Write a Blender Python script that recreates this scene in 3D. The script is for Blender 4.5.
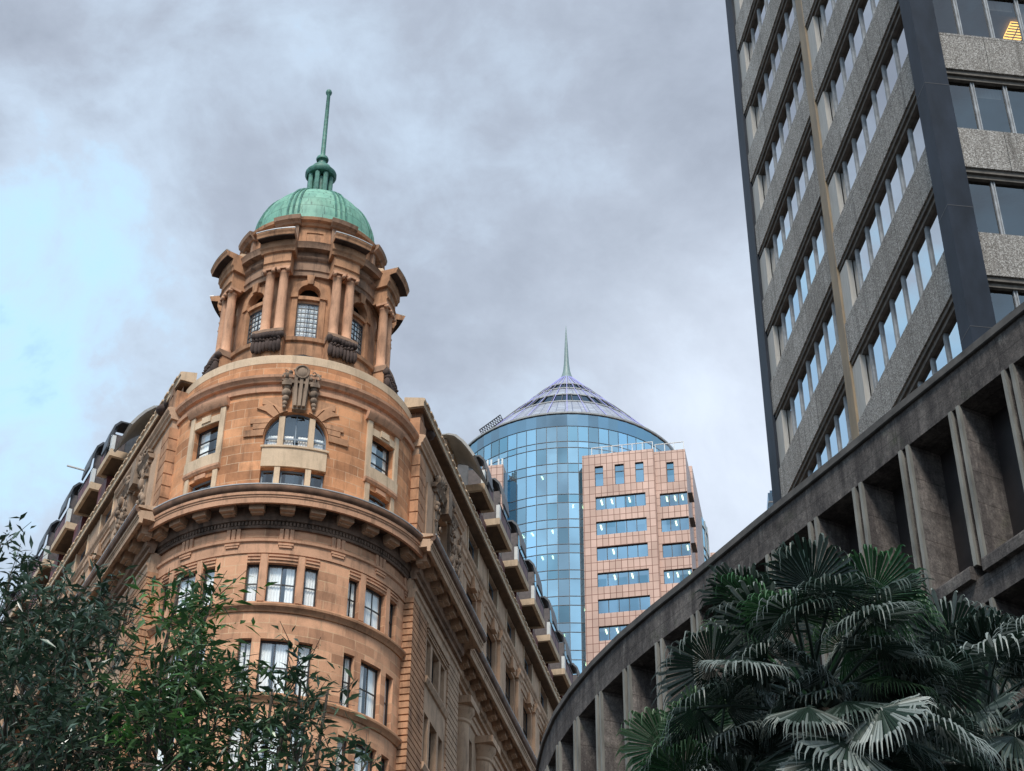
import bpy, bmesh, math, random
from mathutils import Vector, Matrix
R_ = math.radians
random.seed(7)
for o in list(bpy.data.objects): bpy.data.objects.remove(o)
S = bpy.context.scene
COL = S.collection

# ------------------------------------------------------------------ camera
cam = bpy.data.cameras.new("camera"); co = bpy.data.objects.new("camera", cam); COL.objects.link(co)
cam.sensor_width = 36; cam.lens = 1771.935 / 1024 * 36; cam.clip_start = 0.1; cam.clip_end = 3000
th, ro = R_(36.42847), R_(0.51188)
fw = Vector((0, math.cos(th), math.sin(th))); up0 = Vector((0, -math.sin(th), math.cos(th))); rt0 = Vector((1, 0, 0))
rt = rt0 * math.cos(ro) + up0 * math.sin(ro); up = -rt0 * math.sin(ro) + up0 * math.cos(ro)
M = Matrix((rt, up, -fw)).transposed().to_4x4(); M.translation = (0, 0, 1.6)
co.matrix_world = M; S.camera = co

# ------------------------------------------------------------------ world, sun, exposure
SUN_EL, SUN_HD = R_(52), R_(-172)          # heading of the sun seen from the street (clockwise from +Y)
w = bpy.data.worlds.new("World"); S.world = w; w.use_nodes = True
nt = w.node_tree; nt.nodes.clear(); N = nt.nodes; Lk = nt.links.new
out = N.new("ShaderNodeOutputWorld")
sky = N.new("ShaderNodeTexSky"); sky.sky_type = 'NISHITA'; sky.sun_disc = False
sky.sun_elevation = SUN_EL; sky.sun_rotation = SUN_HD
bgs = N.new("ShaderNodeBackground"); bgs.inputs[1].default_value = 0.10; Lk(sky.outputs[0], bgs.inputs[0])
tc = N.new("ShaderNodeTexCoord")
def noise(scale, det, rough, stretch, off, dist=0.0):
    mp = N.new("ShaderNodeMapping"); mp.inputs['Scale'].default_value = stretch; mp.inputs['Location'].default_value = off
    Lk(tc.outputs['Generated'], mp.inputs[0])
    n = N.new("ShaderNodeTexNoise"); n.inputs['Scale'].default_value = scale; n.inputs['Detail'].default_value = det
    n.inputs['Roughness'].default_value = rough; n.inputs['Distortion'].default_value = dist
    Lk(mp.outputs[0], n.inputs['Vector']); return n.outputs['Fac']
def math_(op, a, b=None, c=None, clamp=False):
    m = N.new("ShaderNodeMath"); m.operation = op; m.use_clamp = clamp
    for i, v in enumerate((a, b, c)):
        if v is None: continue
        if isinstance(v, (int, float)): m.inputs[i].default_value = v
        else: Lk(v, m.inputs[i])
    return m.outputs[0]
n1 = noise(3.2, 6, .52, (1, 1, 1.25), (2.3, 0.4, 1.1), .35)
n2 = noise(8.5, 7, .6, (1, 1, 1.2), (5.1, 1.7, 0.2), .3)
cl = math_('ADD', math_('MULTIPLY', n1, .62), math_('MULTIPLY', n2, .40))
cl = math_('ADD', cl, math_('MULTIPLY', math_('SUBTRACT', noise(22, 6, .62, (1, 1, 1.3), (0, 3, 1), .4), .5), .16))
# the cloud deck is thinner towards two parts of the visible sky
def lobe(d, p, g):
    v = N.new("ShaderNodeVectorMath"); v.operation = 'DOT_PRODUCT'; v.inputs[1].default_value = Vector(d).normalized()
    Lk(tc.outputs['Generated'], v.inputs[0]); return math_('MULTIPLY', math_('POWER', math_('MAXIMUM', v.outputs['Value'], 0), p), g)
cl = math_('ADD', cl, math_('MULTIPLY', lobe((-.37, .75, .56), 100, .62), math_('ADD', n2, .02)))
cl = math_('ADD', cl, lobe((.125, .81, .575), 260, .03))
cl = math_('SUBTRACT', cl, lobe((.05, .73, .68), 120, .09))
cl = math_('ADD', math_('SUBTRACT', cl, lobe((.02, .7, .71), 20, .04)), lobe((0, -.8, .6), 3, .16))  # last term: unseen bright sky added behind the viewer for glass reflections
cl = math_('ADD', math_('ADD', cl, lobe((.95, -.15, .4), 5, .22)), lobe((-.95, -.1, .4), 5, .22))  # unseen bright sky added far right and left to light the fronts
rp = N.new("ShaderNodeValToRGB"); Lk(cl, rp.inputs[0])
el = rp.color_ramp.elements
el[0].position = .36; el[0].color = (.122, .140, .173, 1)
el[1].position = .74; el[1].color = (.285, .44, .53, 1)
e = el.new(.50); e.color = (.168, .193, .235, 1)
e = el.new(.61); e.color = (.218, .264, .322, 1)
bgc = N.new("ShaderNodeBackground"); bgc.inputs[1].default_value = 1.0; wm = N.new("ShaderNodeMix"); wm.data_type = 'RGBA'; wm.inputs[7].default_value = (.315, .35, .405, 1)
Lk(math_('MULTIPLY', lobe((.135, .815, .56), 170, 1.0), math_('ADD', n2, .28), None, True), wm.inputs[0]); Lk(rp.outputs[0], wm.inputs[6]); Lk(wm.outputs[2], bgc.inputs[0])
cov = N.new("ShaderNodeMapRange"); cov.inputs[1].default_value = .78; cov.inputs[2].default_value = .60
cov.inputs[3].default_value = .45; cov.inputs[4].default_value = 1.0; Lk(cl, cov.inputs[0])
mx = N.new("ShaderNodeMixShader"); Lk(cov.outputs[0], mx.inputs[0]); Lk(bgs.outputs[0], mx.inputs[1]); Lk(bgc.outputs[0], mx.inputs[2])
Lk(mx.outputs[0], out.inputs[0])
sl = bpy.data.lights.new("sun", 'SUN'); sl.energy = 1.3; sl.angle = R_(14); sl.color = (1, .95, .87)
so = bpy.data.objects.new("sun", sl); COL.objects.link(so)
sd = Vector((math.sin(SUN_HD) * math.cos(SUN_EL), math.cos(SUN_HD) * math.cos(SUN_EL), math.sin(SUN_EL)))
so.rotation_euler = sd.to_track_quat('Z', 'Y').to_euler()
vs = S.view_settings; vs.view_transform = 'Standard'; vs.look = 'None'; vs.exposure = 1.48; vs.gamma = 1
vs.use_curve_mapping = False
S.cycles.max_bounces = 6; S.cycles.transparent_max_bounces = 12
S.cycles.sample_clamp_indirect = 4

# ------------------------------------------------------------------ materials
class Mat:
    def __init__(s, name):
        s.m = bpy.data.materials.new(name); s.m.use_nodes = True
        s.nt = s.m.node_tree; s.b = s.nt.nodes['Principled BSDF']; s.out = s.nt.nodes['Material Output']
    def n(s, t, **kw):
        x = s.nt.nodes.new(t)
        for k, v in kw.items():
            if k.startswith('i_'): x.inputs[k[2:].replace('_', ' ')].default_value = v
            else: setattr(x, k, v)
        return x
    def l(s, a, b): s.nt.links.new(a, b)
    def noise(s, scale, detail=4, rough=.55, src='Object', stretch=None):
        t = s.n('ShaderNodeTexCoord'); o = t.outputs[src]
        if stretch:
            mp = s.n('ShaderNodeMapping'); mp.inputs['Scale'].default_value = stretch; s.l(o, mp.inputs[0]); o = mp.outputs[0]
        n = s.n('ShaderNodeTexNoise'); n.inputs['Scale'].default_value = scale; n.inputs['Detail'].default_value = detail
        n.inputs['Roughness'].default_value = rough; s.l(o, n.inputs['Vector']); return n.outputs['Fac']
    def ramp(s, fac, stops):
        r = s.n('ShaderNodeValToRGB'); s.l(fac, r.inputs[0]); e = r.color_ramp.elements
        e[0].position, e[0].color = stops[0][0], (*stops[0][1], 1)
        e[1].position, e[1].color = stops[-1][0], (*stops[-1][1], 1)
        for p, c in stops[1:-1]:
            k = e.new(p); k.color = (*c, 1)
        return r.outputs[0]
    def mix(s, fac, a, b, mode='MIX'):
        m = s.n('ShaderNodeMix', data_type='RGBA', blend_type=mode)
        for i, v in ((0, fac), (6, a), (7, b)):
            if isinstance(v, (int, float)): m.inputs[i].default_value = v
            elif isinstance(v, tuple): m.inputs[i].default_value = (*v, 1)
            else: s.l(v, m.inputs[i])
        return m.outputs[2]
    def bump(s, h, st=.3, dist=.02):
        b = s.n('ShaderNodeBump'); b.inputs['Strength'].default_value = st; b.inputs['Distance'].default_value = dist
        s.l(h, b.inputs['Height']); s.l(b.outputs[0], s.b.inputs['Normal'])
    def base(s, c, rough=.8, metal=0, spec=None):
        if isinstance(c, tuple): s.b.inputs['Base Color'].default_value = (*c, 1)
        else: s.l(c, s.b.inputs['Base Color'])
        s.b.inputs['Roughness'].default_value = rough; s.b.inputs['Metallic'].default_value = metal
        if spec is not None: s.b.inputs['Specular IOR Level'].default_value = spec
        return s.m
def lerp(a, b, t): return tuple(a[i] + (b[i] - a[i]) * t for i in range(3))
def scale(c, k): return tuple(min(1, x * k) for x in c)

def stone(name, c, var=.35, blocks=None, mortar=None, msize=.012, grime=.5, off=0):
    """sandstone: tonal drift, optional coursed blocks on UV, soot streaks running down, fine pitting"""
    m = Mat(name)
    big = m.noise(.9, 5, .6)
    col = m.ramp(big, [(.3, scale(c, 1 - var)), (.5, c), (.72, scale(c, 1 + var * .55))])
    if blocks:
        bw, bh = blocks
        uv = m.n('ShaderNodeTexCoord')
        mp = m.n('ShaderNodeMapping'); mp.inputs['Location'].default_value = (off, .07, 0); m.l(uv.outputs['UV'], mp.inputs[0])
        br = m.n('ShaderNodeTexBrick'); br.inputs['Scale'].default_value = 1; br.inputs['Mortar Size'].default_value = msize
        br.inputs['Brick Width'].default_value = bw; br.inputs['Row Height'].default_value = bh; br.inputs['Bias'].default_value = 0
        br.inputs['Mortar Smooth'].default_value = .3
        br.inputs['Color1'].default_value = (*scale((1, .91, .84), .70), 1); br.inputs['Color2'].default_value = (1.30, 1.27, 1.22, 1)
        br.inputs['Mortar'].default_value = (1, 1, 1, 1)
        m.l(mp.outputs[0], br.inputs['Vector'])
        col = m.mix(.95, col, br.outputs['Color'], 'MULTIPLY')
        mn = m.noise(1.7, 3)
        mf = m.n('ShaderNodeMath', operation='MULTIPLY'); m.l(br.outputs['Fac'], mf.inputs[0])
        rr = m.ramp(mn, [(.38, (.1, .1, .1)), (.58, (.9, .9, .9))]); m.l(rr, mf.inputs[1])
        col = m.mix(mf.outputs[0], col, mortar or scale(c, 1.5))
    streak = m.noise(2.6, 6, .65, stretch=(1.5, 1.5, .28))
    sf = m.ramp(streak, [(.50, (0, 0, 0)), (.74, (grime,) * 3)])
    col = m.mix(sf, col, (.042, .030, .025))
    fine = m.noise(30, 5, .7)
    col = m.mix(.35, col, m.ramp(fine, [(.3, (.6, .6, .6)), (.7, (1.25, 1.25, 1.25))]), 'MULTIPLY')
    m.bump(fine, .35, .02)
    return m.base(col, .88, spec=.25)

ORANGE = (.57, .28, .145); TAN = (.57, .315, .195); PALE = (.62, .46, .315)
mt = {}
mt['orange'] = stone('sandstone_orange', ORANGE, .32, (1.05, .42), (.62, .45, .30), .012, .45)
mt['tan'] = stone('sandstone_tan', TAN, .26, (.95, .40), (.66, .46, .28), .013, .42, .3)
mt['tan_plain'] = stone('sandstone_tan_dressed', TAN, .26, grime=.55)
mt['orange_plain'] = stone('sandstone_orange_dressed', (.47, .25, .14), .42, grime=.7)
mt['pale'] = stone('sandstone_pale', PALE, .2, grime=.35)
mt['brown'] = stone('sandstone_sooty', (.32, .20, .135), .4, grime=.8)
mt['facade'] = stone('sandstone_street_front', (.52, .34, .225), .25, grime=.6)
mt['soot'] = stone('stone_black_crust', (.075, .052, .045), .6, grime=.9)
mt['dark_patchy'] = stone('stone_dark_patchy', (.17, .11, .08), .75, grime=.97)
mt['carve'] = stone('stone_weathered_carving', (.30, .215, .155), .45, grime=.95)

def simple(name, c, rough=.5, metal=0, var=.25, nscale=3, spec=None, stretch=None, bump=0):
    m = Mat(name); n = m.noise(nscale, 5, .6, stretch=stretch)
    if bump: m.bump(n, bump, .02)
    return m.base(m.ramp(n, [(.3, scale(c, 1 - var)), (.7, scale(c, 1 + var))]), rough, metal, spec)
mt['bronze'] = simple('gutter_bronze', (.15, .082, .052), .65, 0, .5, 2, spec=.2)
mt['rim'] = simple('lead_flashing', (.5, .5, .5), .5, .2, .15)
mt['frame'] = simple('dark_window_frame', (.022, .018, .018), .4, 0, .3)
mt['frame_blue'] = simple('grey_blue_window_frame', (.16, .21, .26), .45, 0, .2)
mt['lead'] = simple('lead_glazing_bar', (.055, .055, .06), .5)
mt['curtain'] = simple('net_curtain', (.9, .9, .87), .9, 0, .12, 14, stretch=(6, 6, .4))
mt['room'] = simple('dark_room', (.035, .033, .033), .9, 0, .4, 1)
mt['lead_roof'] = simple('dark_roof_sheet', (.055, .058, .065), .45, .2, .3, 4)
mt['canopy'] = simple('grey_canopy', (.32, .32, .31), .6, 0, .15)
mt['maroon'] = simple('maroon_cladding', (.125, .032, .032), .55, 0, .35, 5)
mt['mansard'] = simple('mansard_slate', (.07, .052, .05), .6, 0, .4, 6)
mt['metal_white'] = simple('pale_metal', (.55, .55, .53), .4, 0, .1)
mt['render'] = stone('balcony_render', (.56, .42, .29), .18, grime=.45)
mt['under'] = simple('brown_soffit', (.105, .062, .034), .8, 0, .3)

def copper():
    m = Mat('verdigris_copper')
    n = m.noise(1.1, 6, .65); st = m.noise(5, 5, .6, stretch=(1.2, 1.2, .25))
    c = m.ramp(n, [(.3, (.10, .245, .19)), (.5, (.165, .36, .27)), (.7, (.24, .44, .33))])
    c = m.mix(m.ramp(st, [(.5, (0, 0, 0)), (.78, (.75, .75, .75))]), c, (.055, .13, .105))
    uv = m.n('ShaderNodeTexCoord'); br = m.n('ShaderNodeTexBrick', offset=.5)
    br.inputs['Scale'].default_value = 1; br.inputs['Brick Width'].default_value = 1.0; br.inputs['Row Height'].default_value = .62
    br.inputs['Mortar Size'].default_value = .018; m.l(uv.outputs['UV'], br.inputs['Vector'])
    br.inputs['Color1'].default_value = (.85, .88, .85, 1); br.inputs['Color2'].default_value = (1.12, 1.1, 1.1, 1); br.inputs['Mortar'].default_value = (.4, .42, .42, 1)
    c = m.mix(.9, c, br.outputs['Color'], 'MULTIPLY'); m.bump(n, .3, .03)
    return m.base(c, .6, 0, .4)
mt['copper'] = copper()
mt['copper_dark'] = simple('verdigris_copper_dark', (.075, .19, .15), .55, 0, .45, 4, .4)

def glass(name, tint, ior=1.9, thru=.55, rough=.015, refl=(.95, .97, 1), wav=.0, panes=None):
    """coated glazing: part mirror (Fresnel), part tinted view of the room behind"""
    m = Mat(name); nt = m.nt
    tr = m.n('ShaderNodeBsdfTransparent'); tr.inputs[0].default_value = (*scale(tint, thru), 1)
    gl = m.n('ShaderNodeBsdfGlossy'); gl.inputs[0].default_value = (*refl, 1); gl.inputs['Roughness'].default_value = rough
    f0 = ((ior - 1) / (ior + 1)) ** 2; gm = m.n('ShaderNodeNewGeometry'); dt = m.n('ShaderNodeVectorMath', operation='DOT_PRODUCT')
    m.l(gm.outputs['Incoming'], dt.inputs[0]); m.l(gm.outputs['Normal'], dt.inputs[1])
    def mth(op, a, b=0.0):
        x = m.n('ShaderNodeMath', operation=op, use_clamp=op in ('ABSOLUTE', 'SUBTRACT', 'MULTIPLY_ADD'))
        for k_, v_ in enumerate((a, b)):
            if isinstance(v_, (int, float)): x.inputs[k_].default_value = v_
            else: m.l(v_, x.inputs[k_])
        return x
    sch = mth('MULTIPLY_ADD', mth('POWER', mth('SUBTRACT', 1.0, mth('ABSOLUTE', dt.outputs['Value']).outputs[0]).outputs[0], 5.0).outputs[0], 1 - f0); sch.inputs[2].default_value = f0
    if wav:
        n = m.noise(.35, 2, .5); b = m.n('ShaderNodeBump'); b.inputs['Strength'].default_value = wav; b.inputs['Distance'].default_value = .05
        m.l(n, b.inputs['Height']); m.l(b.outputs[0], gl.inputs['Normal'])
    fac = sch.outputs[0]
    if panes:
        geo = m.n('ShaderNodeTexCoord'); v = m.n('ShaderNodeVectorMath', operation='DIVIDE'); m.l(geo.outputs['UV'], v.inputs[0]); v.inputs[1].default_value = (*panes, 1)
        fl = m.n('ShaderNodeVectorMath', operation='FLOOR'); m.l(v.outputs[0], fl.inputs[0])
        wn = m.n('ShaderNodeTexWhiteNoise', noise_dimensions='2D'); m.l(fl.outputs[0], wn.inputs['Vector'])
        c = m.ramp(wn.outputs['Value'], [(0, scale((refl[0] * .8, refl[1] * .95, refl[2] * .97), .7)), (.3, scale(refl, .86)), (1, scale(refl, 1.02))]); m.l(c, gl.inputs[0])
    mx = m.n('ShaderNodeMixShader'); m.l(fac, mx.inputs[0]); m.l(tr.outputs[0], mx.inputs[1]); m.l(gl.outputs[0], mx.inputs[2])
    m.l(mx.outputs[0], m.out.inputs[0]); return m.m
mt['glass'] = glass('window_glass', (.92, .96, .98), 2.1, 1.07, .02, wav=.12)
mt['tower_glass'] = glass('grey_tower_glass', (.55, .52, .5), 7, .75, .008)
mt['front_glass'] = glass('dark_office_glass', (.5, .5, .5), 2.1, .85, .008)
mt['drum_glass'] = glass('blue_mirror_glass', (.16, .42, .62), 9, .9, .02, (.60, .86, .99), .03, (1.0, 1.0))
mt['band_glass'] = glass('dark_blue_band_glass', (.06, .12, .2), 5, .5, .02, (.50, .70, .82), 0)
mt['cone_glass'] = glass('cone_band_glass', (.03, .05, .08), 1.7, .5, .03, (.4, .55, .7))
mt['strip_glass'] = glass('blue_strip_glass', (.25, .5, .68), 6, .9, .02, (.55, .82, 1.0), .04, (1.05, 2.0))

def granite(name, c, tile, joint, ts=.02):
    m = Mat(name); uv = m.n('ShaderNodeTexCoord'); br = m.n('ShaderNodeTexBrick', offset=0.0)
    br.inputs['Scale'].default_value = 1; br.inputs['Brick Width'].default_value = tile[0]; br.inputs['Row Height'].default_value = tile[1]
    br.inputs['Mortar Size'].default_value = ts; br.inputs['Color1'].default_value = (.86, .84, .82, 1); br.inputs['Color2'].default_value = (1.1, 1.1, 1.1, 1)
    br.inputs['Mortar'].default_value = (*joint, 1); br.inputs['Mortar Smooth'].default_value = .2
    m.l(uv.outputs['UV'], br.inputs['Vector'])
    n = m.noise(.25, 4); c0 = m.ramp(n, [(.3, scale(c, .85)), (.7, scale(c, 1.12))])
    return m.base(m.mix(1.0, c0, br.outputs['Color'], 'MULTIPLY'), .35, 0, .4)
mt['granite'] = granite('pink_granite', (.53, .34, .265), (.62, .92), (.30, .16, .11), .035)

def aggregate():
    m = Mat('exposed_aggregate_panel')
    v = m.n('ShaderNodeTexVoronoi'); v.inputs['Scale'].default_value = 38; t = m.n('ShaderNodeTexCoord'); m.l(t.outputs['Object'], v.inputs['Vector'])
    n = m.noise(20, 5, .8); big = m.noise(.5, 5, .65, stretch=(1, 1, .5))
    bw = m.n('ShaderNodeRGBToBW'); m.l(v.outputs['Color'], bw.inputs[0])
    c = m.ramp(bw.outputs[0], [(.15, (.13, .115, .103)), (.42, (.235, .215, .192)), (.66, (.35, .328, .30)), (.88, (.53, .51, .48))])
    c = m.mix(.5, c, m.ramp(n, [(.3, (.55, .55, .55)), (.7, (1.3, 1.3, 1.3))]), 'MULTIPLY')
    c = m.mix(.6, c, m.ramp(big, [(.3, (.7, .68, .66)), (.65, (1.12, 1.12, 1.12))]), 'MULTIPLY')
    rain = m.noise(2.2, 5, .65, stretch=(2.5, 2.5, .12)); c = m.mix(m.ramp(rain, [(.52, (0, 0, 0)), (.7, (.6, .6, .6))]), c, (.075, .066, .058))
    uv = m.n('ShaderNodeTexCoord'); br = m.n('ShaderNodeTexBrick', offset=0.0); br.inputs['Scale'].default_value = 1; br.inputs['Brick Width'].default_value = 2.16; br.inputs['Row Height'].default_value = 40
    br.inputs['Mortar Size'].default_value = .012; br.inputs['Color1'].default_value = (.86, .85, .84, 1); br.inputs['Color2'].default_value = (1.1, 1.1, 1.1, 1); br.inputs['Mortar'].default_value = (.3, .3, .3, 1); m.l(uv.outputs['UV'], br.inputs['Vector'])
    c = m.mix(1.0, c, br.outputs['Color'], 'MULTIPLY')
    m.bump(bw.outputs[0], .6, .02); return m.base(c, .85, 0, .3)
mt['aggregate'] = aggregate()
mt['lip'] = simple('grey_brown_soffit_concrete', (.105, .09, .075), .8, 0, .35, 5)
mt['bluecol'] = simple('dark_blue_steel_column', (.016, .021, .031), .5, .0, .4, 1.2, .12, stretch=(1, 1, .4))
mt['tancol'] = simple('tan_painted_column', (.20, .145, .085), .6, 0, .25, 2, stretch=(1, 1, .3))
mt['alum'] = simple('aluminium_mullion', (.27, .28, .29), .6, 0, .3, spec=.2)
mt['panelgrey'] = simple('grey_infill_panel', (.34, .32, .29), .6, 0, .15, 4, stretch=(3, 3, .3))
mt['ceiling'] = simple('office_ceiling', (.16, .135, .115), .9, 0, .3, .8)

def emit(name, c, s):
    m = Mat(name); m.b.inputs['Base Color'].default_value = (*c, 1); m.b.inputs['Emission Color'].default_value = (*c, 1); m.b.inputs['Emission Strength'].default_value = s; return m.m
mt['lamp'] = emit('yellow_ceiling_lamp', (1, .58, .12), 1.5)
mt['tube'] = emit('office_tube', (1, .66, .25), 5.0)
mt['led'] = emit('violet_led_rib', (.33, .32, .62), .05)

def concrete(name='dark_stained_concrete', k=1):
    m = Mat(name)
    n = m.noise(.8, 7, .65); st = m.noise(1.6, 7, .7, stretch=(1.6, 1.6, .22)); f = m.noise(26, 5, .7)
    K_ = lambda c: scale(c, k)
    sp = m.noise(5.5, 8, .75)
    c = m.ramp(n, [(.28, K_((.050, .043, .040))), (.5, K_((.088, .077, .071))), (.72, K_((.140, .124, .114)))])
    c = m.mix(.75, c, m.ramp(sp, [(.32, (.42, .42, .42)), (.5, (.95, .95, .95)), (.68, (1.6, 1.55, 1.5))]), 'MULTIPLY')
    c = m.mix(m.ramp(st, [(.40, (.75, .75, .75)), (.56, (0, 0, 0))]), c, K_((.028, .024, .024)))
    pale = m.noise(4, 7, .75, stretch=(1.3, 1.3, .4))
    c = m.mix(m.ramp(pale, [(.56, (0, 0, 0)), (.72, (.55, .55, .55))]), c, K_((.22, .20, .18)))
    moss = m.noise(1.3, 5, .6); c = m.mix(m.ramp(moss, [(.6, (0, 0, 0)), (.72, (.35, .35, .35))]), c, K_((.05, .062, .03)))
    c = m.mix(.7, c, m.ramp(f, [(.3, (.45, .45, .45)), (.7, (1.5, 1.5, 1.5))]), 'MULTIPLY')
    uv = m.n('ShaderNodeTexCoord'); br = m.n('ShaderNodeTexBrick', offset=0.0); br.inputs['Scale'].default_value = 1; br.inputs['Brick Width'].default_value = 2.7; br.inputs['Row Height'].default_value = .62
    br.inputs['Mortar Size'].default_value = .010; br.inputs['Color1'].default_value = (.84, .84, .84, 1); br.inputs['Color2'].default_value = (1.12, 1.11, 1.1, 1); br.inputs['Mortar'].default_value = (.55, .53, .52, 1); m.l(uv.outputs['UV'], br.inputs['Vector'])
    c = m.mix(.8, c, br.outputs['Color'], 'MULTIPLY')
    m.bump(f, .5, .02); return m.base(c, .9, 0, .2)
mt['concrete'] = concrete()
mt['fin'] = concrete('fin_concrete', 1.6)
mt['fin_edge'] = simple('light_painted_fin_edge', (.155, .148, .13), .85, 0, .45, 2.5, stretch=(2, 2, .4), bump=.3)  # paler than the fin sides: light on the front edges put into colour
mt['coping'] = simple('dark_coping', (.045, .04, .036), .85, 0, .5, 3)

def leafmat(name, dark, mid, light, rough=.38, bright=None, spec=.6):
    m = Mat(name); oi = m.n('ShaderNodeTexCoord'); uv = oi.outputs['UV']
    sx = m.n('ShaderNodeSeparateXYZ'); m.l(uv, sx.inputs[0])
    c = m.ramp(sx.outputs[1], [(0, dark), (.55, mid), (1, light)])
    if bright:
        n = m.noise(1.5, 2)
        c = m.mix(m.ramp(n, [(.50, (0, 0, 0)), (.62, (.8, .8, .8))]), c, bright)
    m.base(c, rough, 0, spec)
    tl = m.n('ShaderNodeBsdfTranslucent'); m.l(c, tl.inputs[0]); mx = m.n('ShaderNodeMixShader'); mx.inputs[0].default_value = .22
    m.l(m.b.outputs[0], mx.inputs[1]); m.l(tl.outputs[0], mx.inputs[2]); m.l(mx.outputs[0], m.out.inputs[0]); return m.m
mt['leaf_dark'] = leafmat('dark_tree_leaf', (.016, .034, .018), (.032, .066, .036), (.13, .19, .14), .28)  # lightest tone of the tree leaves imitates highlights, painted on random twigs
mt['leaf_green'] = leafmat('green_tree_leaf', (.020, .05, .020), (.04, .095, .034), (.13, .22, .09), .28, (.06, .20, .02))
mt['leaf_mid'] = leafmat('mid_tree_leaf', (.018, .042, .022), (.036, .08, .04), (.12, .19, .10), .28)
mt['palm'] = leafmat('palm_leaf', (.007, .015, .010), (.017, .036, .024), (.24, .27, .25), .42, None, .35)
mt['bark'] = simple('bark', (.07, .055, .04), .9, 0, .4, 8, bump=.5)
mt['ground'] = simple('asphalt', (.05, .05, .05), .9, 0, .2, 1.5)
mt['farglass'] = glass('far_blue_glass', (.2, .4, .55), 2.6, .5, .05, (.7, .88, 1))

# ------------------------------------------------------------------ geometry helpers
class Plane:
    """s along heading hd, d outward, z up; local to the thing's origin"""
    ds = 1e9
    def __init__(s, hd, side, o=(0, 0)):
        h = R_(hd); s.u = (math.sin(h), math.cos(h)); s.n = (s.u[1] * side, -s.u[0] * side); s.o = o
    def p(s, a, z, d): return (s.o[0] + s.u[0] * a + s.n[0] * d, s.o[1] + s.u[1] * a + s.n[1] * d, z)
    def us(s, a): return a
class Cyl:
    """s = degrees round the axis (0 towards the viewer, + right), d = radius"""
    def __init__(s, hd0, R, ds=2.0, o=(0, 0)): s.h = hd0; s.R = R; s.ds = ds; s.o = o
    def p(s, a, z, d): h = R_(s.h - a); return (s.o[0] + math.sin(h) * d, s.o[1] + math.cos(h) * d, z)
    def us(s, a): return R_(a) * s.R
class Poly:
    """s along a plan polyline, d outward (towards the left of travel)"""
    ds = .34
    def __init__(s, pts):
        s.pts = pts; s.L = [0]
        for a, b in zip(pts, pts[1:]): s.L.append(s.L[-1] + math.dist(a, b))
    def at(s, a):
        i = 0
        while i < len(s.L) - 2 and a > s.L[i + 1]: i += 1
        t = (a - s.L[i]) / (s.L[i + 1] - s.L[i]); A, B = s.pts[i], s.pts[i + 1]
        return (A[0] + (B[0] - A[0]) * t, A[1] + (B[1] - A[1]) * t)
    def p(s, a, z, d):
        P = s.at(a); Q0, Q1 = s.at(a - .25), s.at(a + .25); l = math.dist(Q0, Q1); t = ((Q1[0] - Q0[0]) / l, (Q1[1] - Q0[1]) / l)
        return (P[0] - t[1] * d, P[1] + t[0] * d, z)
    def us(s, a): return a

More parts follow.
